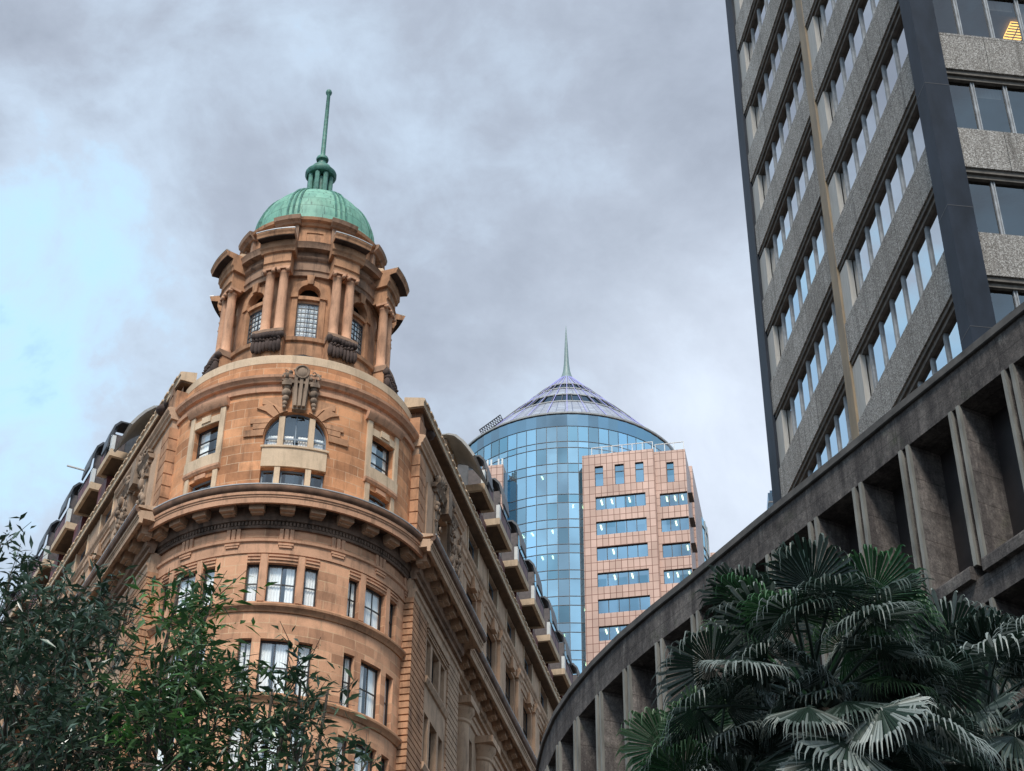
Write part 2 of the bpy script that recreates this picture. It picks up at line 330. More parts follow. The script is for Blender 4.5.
class MB:
    def __init__(s): s.v = []; s.f = []; s.uv = []
    def face(s, pts, uvs=None):
        b = len(s.v); s.v += [tuple(p) for p in pts]; s.f.append(tuple(range(b, b + len(pts))))
        s.uv.append(uvs or [(p[0] + p[1], p[2]) for p in pts])
    def cuts(s, fr, a, b):
        n = max(1, int(math.ceil(abs(b - a) / fr.ds - 1e-6))); return [a + (b - a) * i / n for i in range(n + 1)]
    def box(s, fr, s0, s1, z0, z1, d0, d1):
        C = s.cuts(fr, s0, s1); u = fr.us
        for a, b in zip(C, C[1:]):
            for d in (d0, d1):
                s.face([fr.p(a, z0, d), fr.p(b, z0, d), fr.p(b, z1, d), fr.p(a, z1, d)], [(u(a), z0), (u(b), z0), (u(b), z1), (u(a), z1)])
            for z in (z0, z1):
                s.face([fr.p(a, z, d0), fr.p(b, z, d0), fr.p(b, z, d1), fr.p(a, z, d1)], [(u(a), d0), (u(b), d0), (u(b), d1), (u(a), d1)])
        for a in (s0, s1):
            s.face([fr.p(a, z0, d0), fr.p(a, z0, d1), fr.p(a, z1, d1), fr.p(a, z1, d0)], [(d0, z0), (d1, z0), (d1, z1), (d0, z1)])
        return s
    def quad(s, fr, s0, s1, z0, z1, d):
        C = s.cuts(fr, s0, s1); u = fr.us
        for a, b in zip(C, C[1:]):
            s.face([fr.p(a, z0, d), fr.p(b, z0, d), fr.p(b, z1, d), fr.p(a, z1, d)], [(u(a), z0), (u(b), z0), (u(b), z1), (u(a), z1)])
        return s
    def mould(s, fr, s0, s1, prof):
        """sweep a closed (d, z) profile from s0 to s1 with end caps"""
        C = s.cuts(fr, s0, s1); u = fr.us; n = len(prof); acc = [0]
        for i in range(n): acc.append(acc[-1] + math.dist(prof[i], prof[(i + 1) % n]))
        for a, b in zip(C, C[1:]):
            for i in range(n):
                (d0, z0), (d1, z1) = prof[i], prof[(i + 1) % n]
                s.face([fr.p(a, z0, d0), fr.p(b, z0, d0), fr.p(b, z1, d1), fr.p(a, z1, d1)], [(u(a), acc[i]), (u(b), acc[i]), (u(b), acc[i + 1]), (u(a), acc[i + 1])])
        for a in (s0, s1): s.face([fr.p(a, z, d) for d, z in prof], [(d, z) for d, z in prof])
        return s
    def prism(s, fr, pts, d0, d1):
        """extrude a polygon given in (s, z) between d0 and d1"""
        for d in (d0, d1): s.face([fr.p(a, z, d) for a, z in pts], [(fr.us(a), z) for a, z in pts])
        n = len(pts)
        for i in range(n):
            (a0, z0), (a1, z1) = pts[i], pts[(i + 1) % n]
            s.face([fr.p(a0, z0, d0), fr.p(a1, z1, d0), fr.p(a1, z1, d1), fr.p(a0, z0, d1)])
        return s
    def wall(s, fr, s0, s1, z0, z1, d, holes, rev=.3):
        """wall face with openings; a hole is (s0, s1, z0, z1) or (s0, s1, z0, spring, 'arch')"""
        H = []; arches = []
        for h in holes:
            if len(h) == 5:
                r = abs(fr.us(h[1]) - fr.us(h[0])) / 2; H.append((h[0], h[1], h[2], h[3] + r)); arches.append((h, r))
            else: H.append(h)
        sc = sorted(set([round(x, 5) for x in [s0, s1] + [q for h in H for q in h[:2]] if s0 - 1e-6 <= x <= s1 + 1e-6]))
        zc = sorted(set([round(x, 5) for x in [z0, z1] + [q for h in H for q in h[2:4]] if z0 - 1e-6 <= x <= z1 + 1e-6]))
        for a, b in zip(sc, sc[1:]):
            run = None
            for z, y in zip(zc, zc[1:]):
                m = ((a + b) / 2, (z + y) / 2)
                if any(h[0] < m[0] < h[1] and h[2] < m[1] < h[3] for h in H):
                    if run: s.quad(fr, a, b, run[0], run[1], d); run = None
                else: run = (run[0], y) if run else (z, y)
            if run: s.quad(fr, a, b, run[0], run[1], d)
        u = fr.us
        for h in holes:
            a, b, za, zb = h[:4]
            C = s.cuts(fr, a, b)
            for q in (a, b): s.face([fr.p(q, za, d), fr.p(q, za, d - rev), fr.p(q, zb, d - rev), fr.p(q, zb, d)], [(0, za), (rev, za), (rev, zb), (0, zb)])
            for zz in ((za,) if len(h) == 5 else (za, zb)):
                for c0, c1 in zip(C, C[1:]): s.face([fr.p(c0, zz, d), fr.p(c1, zz, d), fr.p(c1, zz, d - rev), fr.p(c0, zz, d - rev)])
        for h, r in arches:
            n = 20; mid = (h[0] + h[1]) / 2; half = (h[1] - h[0]) / 2; zt = h[3] + r
            A = [(mid - half * math.cos(math.pi * i / n), h[3] + r * math.sin(math.pi * i / n)) for i in range(n + 1)]
            for (a, za), (b, zb) in zip(A, A[1:]):
                s.face([fr.p(a, za, d), fr.p(b, zb, d), fr.p(b, zt, d), fr.p(a, zt, d)], [(u(a), za), (u(b), zb), (u(b), zt), (u(a), zt)])
                s.face([fr.p(a, za, d), fr.p(b, zb, d), fr.p(b, zb, d - rev), fr.p(a, za, d - rev)])
        return s
    def lathe(s, prof, n=48, c=(0, 0), a0=0, a1=360):
        acc = [0]
        for p, q in zip(prof, prof[1:]): acc.append(acc[-1] + math.dist(p, q))
        for k in range(n):
            A, B = R_(a0 + (a1 - a0) * k / n), R_(a0 + (a1 - a0) * (k + 1) / n)
            for i, ((r0, z0), (r1, z1)) in enumerate(zip(prof, prof[1:])):
                P = [(c[0] + r * math.sin(t), c[1] + r * math.cos(t), z) for r, t, z in ((r0, A, z0), (r0, B, z0), (r1, B, z1), (r1, A, z1))]
                m = max(r0, r1, .01); U = [(A * m, acc[i]), (B * m, acc[i]), (B * m, acc[i + 1]), (A * m, acc[i + 1])]
                if r0 < 1e-6: s.face([P[0], P[2], P[3]], [U[0], U[2], U[3]])
                elif r1 < 1e-6: s.face(P[:3], U[:3])
                else: s.face(P, U)
        return s
    def tube(s, pts, r, n=6):
        pts = [Vector(p) for p in pts]; rr = r if isinstance(r, (list, tuple)) else [r] * len(pts); rings = []
        for i, p in enumerate(pts):
            t = (pts[min(i + 1, len(pts) - 1)] - pts[max(i - 1, 0)]).normalized()
            x = t.orthogonal().normalized() if i == 0 else (rings[-1][1] - t * rings[-1][1].dot(t)).normalized(); y = t.cross(x)
            rings.append(([p + (x * math.cos(2 * math.pi * k / n) + y * math.sin(2 * math.pi * k / n)) * rr[i] for k in range(n)], x))
        for (A, _), (B, _) in zip(rings, rings[1:]):
            for k in range(n): s.face([A[k], A[(k + 1) % n], B[(k + 1) % n], B[k]])
        s.face(list(rings[0][0])); s.face(list(rings[-1][0])); return s
    def ball(s, c, r, n=10, m=7, f=None):
        """r = (rx, ry, rz) along the axes, or along f = (u, v) unit vectors in plan"""
        c = Vector(c); X, Y = (Vector((1, 0, 0)), Vector((0, 1, 0))) if f is None else (Vector((*f[0], 0)), Vector((*f[1], 0)))
        P = [[c + X * r[0] * math.sin(math.pi * j / m) * math.cos(2 * math.pi * i / n) + Y * r[1] * math.sin(math.pi * j / m) * math.sin(2 * math.pi * i / n) + Vector((0, 0, r[2] * math.cos(math.pi * j / m))) for i in range(n)] for j in range(m + 1)]
        for j in range(m):
            for i in range(n):
                k = (i + 1) % n
                if j == 0: s.face([P[0][i], P[1][i], P[1][k]])
                elif j == m - 1: s.face([P[j][i], P[j + 1][i], P[j][k]])
                else: s.face([P[j][i], P[j + 1][i], P[j + 1][k], P[j][k]])
        return s
    def build(s, name, mat, parent=None, smooth=None, label=None, clean=True):
        me = bpy.data.meshes.new(name); me.from_pydata(s.v, [], s.f)
        uvl = me.uv_layers.new(name="UVMap"); flat = [c for fu in s.uv for q in fu for c in q]; uvl.data.foreach_set('uv', flat)
        if clean:
            bm = bmesh.new(); bm.from_mesh(me); bmesh.ops.remove_doubles(bm, verts=bm.verts, dist=2e-4); bmesh.ops.recalc_face_normals(bm, faces=bm.faces); bm.to_mesh(me); bm.free()
        if smooth: me.shade_smooth(); me.set_sharp_from_angle(angle=R_(smooth))
        me.materials.append(mt[mat]); o = bpy.data.objects.new(name, me); COL.objects.link(o)
        if parent is not None: o.parent = parent
        if label: o['label'] = label
        return o
def thing(name, label, cat, loc=(0, 0, 0), group=None):
    o = bpy.data.objects.new(name, None); o.empty_display_size = .5; COL.objects.link(o); o.location = loc; o['label'] = label; o['category'] = cat
    if group: o['group'] = group
    return o

def window(fr, s0, s1, z0, z1, d, parent, frame='frame', bars=0, rails=(.5,), t=.055, curtain=None, name='window', glass='glass', arch=False, dep=.06):
    """a window: frame mesh with the pane and curtains as sub-parts. t is in metres"""
    k = 1 if not isinstance(fr, Cyl) else math.degrees(1 / fr.R); ts = t * k
    m = MB()
    if arch:
        r = abs(fr.us(s1) - fr.us(s0)) / 2; mid = (s0 + s1) / 2; half = (s1 - s0) / 2; n = 18
        o = [(mid - half * math.cos(math.pi * i / n), z1 + r * math.sin(math.pi * i / n)) for i in range(n + 1)]
        q = [(mid - (half - ts) * math.cos(math.pi * i / n), z1 + (r - t) * math.sin(math.pi * i / n)) for i in range(n + 1)]
        for i in range(n): m.prism(fr, [o[i], o[i + 1], q[i + 1], q[i]], d - dep, d)
        ztop = lambda a: z1 + math.sqrt(max(0, 1 - ((a - mid) / half) ** 2)) * r
    else: ztop = lambda a: z1
    m.box(fr, s0, s0 + ts, z0, z1, d - dep, d); m.box(fr, s1 - ts, s1, z0, z1, d - dep, d)
    m.box(fr, s0 + ts, s1 - ts, z0, z0 + t, d - dep, d)
    if not arch: m.box(fr, s0 + ts, s1 - ts, z1 - t, z1, d - dep, d)
    for f in rails:
        z = z0 + (z1 - z0) * f; m.box(fr, s0 + ts, s1 - ts, z - t * .4, z + t * .4, d - dep * .8, d - .005)
    for i in range(bars):
        a = s0 + (s1 - s0) * (i + 1) / (bars + 1); m.box(fr, a - ts * .35, a + ts * .35, z0 + t, ztop(a) - (t if not arch else 0), d - dep * .7, d - .01)
    o = m.build(name, frame, parent)
    g = MB()
    if arch:
        g.face([fr.p(s0, z0, d - dep * .5)] + [fr.p(s1, z0, d - dep * .5)] + [fr.p(a, z, d - dep * .5) for a, z in reversed([(mid - half * math.cos(math.pi * i / 18), z1 + r * math.sin(math.pi * i / 18)) for i in range(19)])])
        g.build('glass', glass, o, clean=False)
    else: g.quad(fr, s0 + ts * .5, s1 - ts * .5, z0 + t * .5, z1 - t * .5, d - dep * .5).build('glass', glass, o, clean=False)
    if curtain:
        c = MB()
        for a, b in curtain:
            x0, x1 = s0 + (s1 - s0) * a, s0 + (s1 - s0) * b; n = max(4, int(abs(fr.us(x1) - fr.us(x0)) / .05))
            zt = z1 - .04 + (.3 if arch else 0)
            for i in range(n):
                p, q = x0 + (x1 - x0) * i / n, x0 + (x1 - x0) * (i + 1) / n; e = d - .12; f = .03 if i % 2 else 0; h = 0 if i % 2 else .03
                c.face([fr.p(p, z0, e + f), fr.p(q, z0, e + h), fr.p(q, zt, e + h), fr.p(p, zt, e + f)])
        c.build('curtain', 'curtain', o, clean=False)
    return o

# ------------------------------------------------------------------ ground
def sheet(name, x0, x1, y0, y1, z, mat):
    m = MB(); m.face([(x0, y0, z), (x1, y0, z), (x1, y1, z), (x0, y1, z)]); o = m.build(name, mat, clean=False); o['kind'] = 'structure'; return o
sheet('ground', -1500, 1500, -1500, 1500, 0, 'ground')

# ------------------------------------------------------------------ the sandstone corner building
CX, CY = -9.0893, 61.3301
B = thing('corner_building', 'old orange sandstone corner building with rounded front, columned turret and green copper dome', 'building', (CX, CY, 0))
FC = Cyl(171.57, 5.3); FU = Cyl(171.57, 5.15); FT = Cyl(171.57, 3.5, 1.5)
FRt = Plane(13.03, 1); FLt = Plane(-27.36, -1)

GROUPS = (-42, 0, 42)
TRI = ((-14.3, -9.2), (-5.9, 5.7), (8.8, 14.5))
ROWS = ((33.2, 34.82), (29.62, 31.7), (26.4, 28.5), (23.2, 25.3))
holes = [(g + a, g + b, z0, z1) for g in GROUPS for a, b in TRI for z0, z1 in ROWS]
m = MB(); m.wall(FC, -72, 72, 0, 36.6, 5.3, holes, .34); m.build('drum_wall', 'tan', B)
curt = [[(.02, .40), (.55, .98)], [(.02, .52), (.66, .98)], [(.02, .45), (.58, .98)], [(.22, .98)], [(.02, .8)], [(.02, .98)]]
for g in GROUPS:
    for i, (a, b) in enumerate(TRI):
        for z0, z1 in ROWS[:3]:
            window(FC, g + a, g + b, z0, z1, 5.3 - .17, B, bars=1 if i == 1 else 0, rails=(.5,), curtain=random.choice(curt))
for z in (32.92, 29.36, 26.14, 22.95):
    MB().mould(FC, -70, 70, [(5.25, z - .16), (5.36, z - .16), (5.40, z - .06), (5.49, z + .02), (5.5, z + .1), (5.44, z + .17), (5.25, z + .2)]).build('string_course', 'orange_plain', B, 40)
for g in GROUPS:                                                # fluted lintel strips over the top row
    m = MB()
    for a, b in TRI:
        for z in (34.93, 35.07): m.box(FC, g + a, g + b, z, z + .06, 5.28, 5.345)
    for a, b in ((-9.2, -5.9), (5.7, 8.8)): m.box(FC, g + a + .3, g + b - .3, 33.2, 35.16, 5.28, 5.335)
    m.build('window_lintel', 'tan_plain', B)
MB().mould(FC, -70, 70, [(5.25, 35.2), (5.35, 35.2), (5.36, 35.62), (5.43, 35.66), (5.44, 35.76), (5.25, 35.8)]).build('architrave', 'tan_plain', B, 40)
for k in range(-3, 4):
    c = .3 + 21.3 * k; m = MB()
    for e in (-2.1, 0, 2.1): m.prism(FC, [(c + e - .75, 35.78), (c + e + .75, 35.78), (c + e + .75, 36.28), (c + e - .75, 36.28)], 5.28, 5.375)
    m.box(FC, c - 3, c + 3, 35.52, 35.60, 5.3, 5.42); m.box(FC, c - 2.6, c + 2.6, 35.42, 35.49, 5.3, 5.41)
    m.build('triglyph', 'tan_plain', B)

# ---- main cornice
def cornice_profile(q):      # q = wall offset
    return ([(q - .1, 36.24), (q + .12, 36.24), (q + .14, 36.34), (q + .08, 36.36), (q + .08, 36.5), (q + .2, 36.54), (q + .24, 36.72), (q + .2, 37.1), (q + .72, 37.1), (q + .73, 36.9),
             (q + .86, 36.88), (q + .87, 37.1), (q + .9, 37.12), (q + .9, 37.18), (q + .94, 37.2), (q + .95, 37.3), (q + .86, 37.42), (q - .1, 37.55)])
def gutter_profile(r):
    return [(r - .14, 37.34), (r - .03, 37.31), (r + .05, 37.36), (r + .09, 37.45), (r + .09, 37.55), (r + .07, 37.61), (r + .02, 37.62), (r + .01, 37.5), (r - .1, 37.46)]
cor = MB().mould(FC, -66, 66, [(5.2, 37.1)] + cornice_profile(5.28)[8:]).build('cornice', 'tan_plain', B, 40)
MB().mould(FC, -66, 66, cornice_profile(5.28)[:7] + [(5.48, 37.09), (6.0, 37.092), (6.0, 37.098), (5.18, 37.098)]).build('bed_mould', 'dark_patchy', cor, 40)  # bed mould and dentils use a darker, patchy stone
FCd = Cyl(171.57, 5.3, 1.0); m = MB()
for k in range(-44, 45): m.box(FCd, k * 1.45 - .42, k * 1.45 + .42, 36.35, 36.5, 5.3, 5.44)
m.build('dentils', 'dark_patchy', cor)
def bracket(fr, c, hw, q, par):
    m = MB(); m.prism(fr, [(c - hw, 36.76), (c + hw, 36.76), (c + hw, 37.11), (c - hw, 37.11)], q + .15, q + .6)
    m.prism(fr, [(c - hw * .85, 36.70), (c + hw * .85, 36.70), (c + hw * .85, 36.78), (c - hw * .85, 36.78)], q + .15, q + .42); m.build('bracket', 'facade', par)
for k in range(-5, 6): bracket(FC, -.3 + 11.2 * k, 2.75, 5.3, cor)
gt = MB().mould(FC, -66, 66, gutter_profile(6.22)).build('gutter', 'bronze', B, 40)
MB().mould(FC, -66, 66, [(6.27, 37.6), (6.315, 37.59), (6.32, 37.625), (6.27, 37.64)]).build('gutter_rim', 'rim', gt)
MB().mould(FC, -64, 64, [(5.1, 37.5), (6.2, 37.56), (6.2, 37.64), (5.1, 37.95)]).build('cornice_flashing', 'pale', B)

# ---- upper drum
uh = [(-13.6, 14.0, 40.05, 40.5, 'arch')]
LOW = ((-13.6, -7.6), (-5.2, 5.5), (7.9, 14.0))
uh += [(a, b, 38.25, 39.08) for a, b in LOW]
for sgn in (-1, 1):
    c = 42.3 * sgn; uh += [(c - 7.2, c + 7.2, 40.06, 41.58), (c - 6.6, c + 6.6, 38.2, 39.06)]
MB().wall(FU, -70, 70, 37.5, 43.3, 5.15, uh, .32).build('upper_drum_wall', 'orange', B)
F2 = 5.15 - .2
wl = window(FU, -13.6, 14.0, 40.05, 40.5, F2, B, 'frame_blue', 0, (), curtain=[(.03, .22), (.3, .46), (.54, .7), (.8, .97)], arch=True)
m = MB()
for a in (-.1,): m.box(FU, a - .25, a + .25, 40.1, 41.68, F2 - .04, F2 + .01)
m.box(FU, -13, 13.4, 40.52, 40.6, F2 - .05, F2)
m.build('glazing_bars', 'frame_blue', wl)
for a, b in ((-7.7, -5.2), (5.5, 8.0)): MB().box(FU, a, b, 40.05, 41.5, F2 - .08, 5.13).build('lunette_mullion', 'pale', B)
for a, b in LOW: window(FU, a, b, 38.25, 39.08, F2, B, 'frame_blue', 0, (.25,), t=.07)
m = MB(); m.box(FU, -13.6, 14.0, 39.12, 40.04, 5.1, 5.22); m.box(FU, -14.3, 14.7, 39.98, 40.07, 5.1, 5.27); m.build('apron_panel', 'pale', B)
for a, b in ((-7.6, -5.2), (5.5, 7.9)): MB().box(FU, a, b, 38.2, 39.13, 5.0, 5.19).build('lower_mullion', 'pale', B)
for sgn in (-1, 1):
    c = 42.3 * sgn
    window(FU, c - 7.2, c + 7.2, 40.06, 41.58, F2, B, 'frame', 0, (.3, .62), t=.06, curtain=[(.02, .45), (.8, .98)])
    window(FU, c - 6.6, c + 6.6, 38.2, 39.06, F2, B, 'frame_blue', 0, (.3,), t=.07)
    m = MB()
    for e in (-1, 1): m.box(FU, c + e * 8.6 - 1.3, c + e * 8.6 + 1.3, 40.02, 42.2, 5.1, 5.24); m.box(FU, c + e * 8.0 - 1.2, c + e * 8.0 + 1.2, 37.6, 39.3, 5.1, 5.21)
    m.box(FU, c - 7.2, c + 7.2, 41.6, 41.92, 5.1, 5.22); m.box(FU, c - 2.5, c + 2.5, 41.7, 41.98, 5.1, 5.27)
    m.box(FU, c - 9.9, c + 9.9, 39.52, 40.03, 5.1, 5.28)
    m.build('window_surround', 'pale', B)
    m = MB(); m.mould(FU, c - 11, c + 11, [(5.1, 42.2), (5.28, 42.22), (5.42, 42.42), (5.44, 42.56), (5.1, 42.6)])
    m.build('window_hood', 'tan_plain', B, 30); m = MB()
    m.mould(FU, c - 10, c + 10, [(5.1, 39.3), (5.24, 39.32), (5.3, 39.42), (5.3, 39.52), (5.1, 39.53)]); m.box(FU, c - 3, c + 3, 39.08, 39.26, 5.1, 5.22)
    m.build('window_ledge', 'tan_plain', B, 30)
m = MB()                                                        # voussoirs round the lunette
def arc_pt(ang, r): return (.2 + math.degrees(r * math.cos(R_(ang)) / 5.15), 40.5 + r * math.sin(R_(ang)))
for sg in (-1, 1):
    X = lambda x: .2 + sg * math.degrees(x / 5.15)
    def blk(a0, a1, pts):
        inn = [(1.27 * math.cos(R_(a1 + (a0 - a1) * i / 5)), 40.5 + 1.27 * math.sin(R_(a1 + (a0 - a1) * i / 5))) for i in range(6)]
        MB().prism(FU, [(X(x), z) for x, z in pts + inn], 5.1, 5.235).build('voussoir', 'orange_plain', B)
    I = lambda a, q=1.27: (q * math.cos(R_(a)), 40.5 + q * math.sin(R_(a)))
    for a0, a1, ext in ((2, 15, 2.05), (16.5, 28, 1.7), (29.5, 42, 1.82)):
        blk(a0, a1, [(I(a0)[0], I(a0)[1]), (ext, I(a0)[1]), (ext, I(a1)[1])])
    blk(43.5, 55, [I(43.5), I(43.5, 1.72), (1.62, I(52, 1.72)[1]), I(55, 1.9)])
    blk(56.5, 71, [I(56.5), I(56.5, 1.72), (1.42, I(62, 1.72)[1]), (1.42, 42.32), (I(71, 2.0)[0], 42.36)])
if 1:
    m = MB(); m.box(FU, -.3, .7, 42.2, 42.3, 5.1, 5.2)
m.build('key_backing', 'orange_plain', B)
def carving(m, fr, s0, s1, z0, z1, d, n, seed, r=(.05, .13), proud=.16):
    """low relief of many small curls, leaves and bands inside a rectangle"""
    rn = random.Random(seed)
    for i in range(n):
        a, z = rn.uniform(s0, s1), rn.uniform(z0, z1); k = rn.uniform(*r); t = rn.random()
        if t < .5: m.ball(fr.p(a, z, d + rn.uniform(0, proud) * .6), (k, k, k * rn.uniform(.8, 2.2)), 8, 6)
        elif t < .8:
            c = Vector(fr.p(a, z, d + rn.uniform(.02, proud))); pts = []; w0 = rn.uniform(0, 6)
            tv = (Vector(fr.p(a + .1, z, d)) - Vector(fr.p(a - .1, z, d))).normalized()
            for q in range(9): th_ = w0 + q * .62; rr_ = k * 1.3 * (1 - q * .085); pts.append(c + tv * math.cos(th_) * rr_ + Vector((0, 0, math.sin(th_) * rr_)))
            m.tube(pts, k * .3, 5)
        else: m.box(fr, a - k / (1 if not isinstance(fr, Cyl) else .09), a + k / (1 if not isinstance(fr, Cyl) else .09), z - k * .4, z + k * .4, d - .05, d + rn.uniform(.04, proud))
m = MB(); m.prism(FU, [(-2.6, 41.72), (3.0, 41.72), (3.9, 43.3), (-3.5, 43.3)], 5.1, 5.36)
for e in (-1.55, .2, 1.95): m.prism(FU, [(e - .6, 41.8), (e + .6, 41.8), (e * 1.35 + .72, 43.25), (e * 1.35 - .72, 43.25)], 5.3, 5.5)
m.box(FU, -7.2, 7.6, 42.9, 43.02, 5.1, 5.46)
for e in (-1, 1):
    for q, (z, k) in enumerate(((42.75, .16), (42.5, .19), (42.22, .15), (42.0, .11), (41.84, .08))): m.ball(FU.p(.2 + e * (5.6 + .15 * q), z, 5.3), (k, k, k * 1.05), 9, 6)
    m.box(FU, .2 + e * 5.8 - 2.0, .2 + e * 5.8 + 2.0, 42.78, 42.92, 5.1, 5.5)
    c = Vector(FU.p(.2 + e * 5.6, 43.22, 5.36)); tv = Vector((math.cos(R_(171.57)), -math.sin(R_(171.57)), 0)) * -e
    m.tube([c + tv * math.cos(.8 * q) * (.22 - .02 * q) + Vector((0, 0, math.sin(.8 * q) * (.22 - .02 * q))) for q in range(9)], [.07 - .005 * q for q in range(9)], 6)
m.ball(FU.p(.2, 43.42, 5.4), (.28, .16, .3), 16, 9)
c = Vector(FU.p(.2, 43.42, 5.5)); tv = Vector((math.cos(R_(171.57)), -math.sin(R_(171.57)), 0))
m.tube([c + tv * .26 * math.cos(q * math.pi / 8) + Vector((0, 0, (.29 * math.sin(q * math.pi / 8)))) for q in range(17)], .05, 6)
carving(m, FU, -7.2, -3.4, 42.95, 43.5, 5.3, 16, 5, (.04, .1)); carving(m, FU, 3.8, 7.6, 42.95, 43.5, 5.3, 16, 6, (.04, .1)); carving(m, FU, -3.6, 4.0, 43.6, 43.8, 5.2, 10, 7, (.04, .09))
m.build('cartouche', 'carve', B, 50)
MB().mould(FU, -68, 68, [(5.1, 42.58), (5.25, 42.6), (5.27, 42.76), (5.2, 42.79), (5.17, 42.83), (5.17, 43.0), (5.3, 43.04), (5.33, 43.12), (5.42, 43.2), (5.44, 43.31), (5.1, 43.42)]).build('upper_string_course', 'tan_plain', B, 30)
m = MB(); m.mould(FU, -75, 75, [(4.6, 43.35), (5.12, 43.36), (5.12, 43.5), (5.0, 43.56), (4.98, 44.2), (4.6, 44.2)]); m.build('blocking_course', 'orange', B, 40)
m = MB(); m.mould(FU, -80, 80, [(3.4, 44.2), (4.99, 44.2), (4.99, 44.58), (4.95, 44.62), (3.4, 44.7)]); m.build('parapet_coping', 'pale', B, 40)

# ---- columned turret
PAIRS = [22.5 + 45 * k for k in range(8)]
T0 = Cyl(171.57, 3.1, 1.5)
wins = [45 * k for k in range(-2, 3)]
th_ = [(a - 8.6, a + 8.6, 46.62, 49.3, 'arch') for a in wins]
MB().wall(T0, -112, 112, 44.6, 50.3, 3.1, th_, .28).build('turret_wall', 'orange_plain', B)
MB().wall(T0, 112, 248, 44.6, 50.3, 3.1, [], 0).build('turret_back_wall', 'orange_plain', B)
for a in wins:
    window(T0, a - 8.6, a + 8.6, 46.62, 48.86, 3.0, B, 'lead', 4, [i / 9 for i in range(1, 9)], t=.035, curtain=[(.02, .5), (.56, .98)], name='leaded_window')
    m = MB(); m.box(T0, a - 8.6, a + 8.6, 48.87, 49.0, 2.8, 3.02); m.box(T0, a - 9.4, a + 9.4, 49.0, 49.18, 2.8, 3.14); m.build('transom', 'orange_plain', B)
    m = MB(); mid = a; q = math.degrees(1 / 3.1)
    for i in range(14):
        t0, t1 = math.pi * i / 14, math.pi * (i + 1) / 14; P = lambda t, r: (mid - math.cos(t) * r * q, 49.3 + math.sin(t) * r)
        m.prism(T0, [P(t0, .465), P(t1, .465), P(t1, .72), P(t0, .72)], 3.05, 3.2)
    for e in (-1, 1): m.box(T0, a + e * 10.9 - 2.2, a + e * 10.9 + 2.2, 46.7, 49.06, 3.05, 3.17); m.box(T0, a + e * 11.1 - 2.7, a + e * 11.1 + 2.7, 49.05, 49.28, 3.05, 3.24)
    m.prism(T0, [(a - 2, 49.74), (a + 2, 49.74), (a + 2.9, 50.22), (a - 2.9, 50.22)], 3.05, 3.3); m.build('arch_surround', 'orange_plain', B)
MB().lathe([(2.55, 44.6), (2.55, 50.2)], 40).build('turret_core', 'room', B, clean=False)
Fp = Cyl(171.57, 3.5, 1.5)
ring = lambda prof, name, mat: MB().lathe(prof + [prof[0]], 72).build(name, mat, B, 40)
ring([(3.0, 44.62), (3.55, 44.62), (3.55, 45.0), (3.45, 45.05), (3.45, 46.45), (3.55, 46.5), (3.58, 46.66), (3.0, 46.72)], 'turret_base', 'orange_plain')
ring([(3.0, 50.2), (3.26, 50.2), (3.28, 50.42), (3.34, 50.46), (3.3, 50.5), (3.3, 50.95), (3.42, 51.02), (3.46, 51.12), (3.36, 51.14), (3.36, 51.42), (3.64, 51.45), (3.66, 51.6), (3.73, 51.74), (3.62, 51.8), (3.0, 52.0)], 'turret_entablature', 'brown')
for p in PAIRS:
    m = MB(); m.box(Fp, p - 9, p + 9, 44.6, 46.45, 3.3, 4.0); m.build('column_pedestal', 'orange_plain', B)
    m = MB(); m.mould(Fp, p - 9.6, p + 9.6, [(3.3, 46.44), (4.02, 46.44), (4.12, 46.56), (4.12, 46.7), (3.3, 46.74)]); m.build('pedestal_cap', 'brown', B)
    for e in (-4.75, 4.75):
        P = Fp.p(p + e, 0, 3.68)
        prof = [(.27, 46.72), (.27, 46.84), (.24, 46.9), (.225, 46.96)] + [(.205 - .03 * max(0, t - .3) ** 1.4, 46.98 + 2.92 * t) for t in (0, .15, .3, .5, .7, .85, 1)] + [(.21, 49.92), (.21, 49.97), (.17, 50.0)]
        c = MB().lathe(prof, 18, P[:2]).build('column', 'tan_plain', B, 50)
        k = MB(); k.box(Fp, p + e - 4.3, p + e + 4.3, 50.08, 50.2, 3.42, 3.95)
        r_ = Fp.p(p + e, 0, 1); rv = Vector((r_[0], r_[1])); tv = Vector((rv.y, -rv.x))
        for x in (-.2, .2):
            o = Vector(P[:2]) + tv * x + rv * .2
            k.ball((o.x, o.y, 50.02), (.09, .12, .1), 10, 6, (tv, rv))
        k.ball((P[0], P[1], 50.0), (.22, .22, .1), 12, 6); k.build('capital', 'tan_plain', c, 50)
    m = MB(); m.mould(Fp, p - 9, p + 9, [(3.2, 50.2), (3.9, 50.2), (3.92, 50.4), (3.98, 50.44), (3.92, 50.48), (3.92, 50.95), (4.02, 51.0), (3.2, 51.02)]); m.build('entablature_block', 'orange_plain', B)
    m = MB(); m.mould(Fp, p - 11.2, p + 11.2, [(3.2, 51.0), (3.98, 51.0), (4.02, 51.16), (4.08, 51.24), (4.08, 51.55), (4.40, 51.58), (4.42, 51.68), (4.47, 51.78), (4.47, 51.84), (3.2, 51.95)]); bc = m.build('block_cornice', 'orange_plain', B); MB().box(Fp, p - 10.9, p + 10.9, 51.545, 51.572, 4.085, 4.385).build('dark_soffit', 'soot', bc); MB().mould(Fp, p - 11.3, p + 11.3, [(4.3, 51.84), (4.49, 51.84), (4.49, 51.885), (4.3, 51.9)]).build('cornice_flashing', 'rim', bc)  # thin dark sheet lines the underside of each block cornice
    m = MB(); m.mould(Fp, p - 8, p + 8, [(2.9, 51.85), (3.75, 51.85), (3.6, 52.25), (2.9, 52.45)]); m.build('block_weathering', 'pale', B)
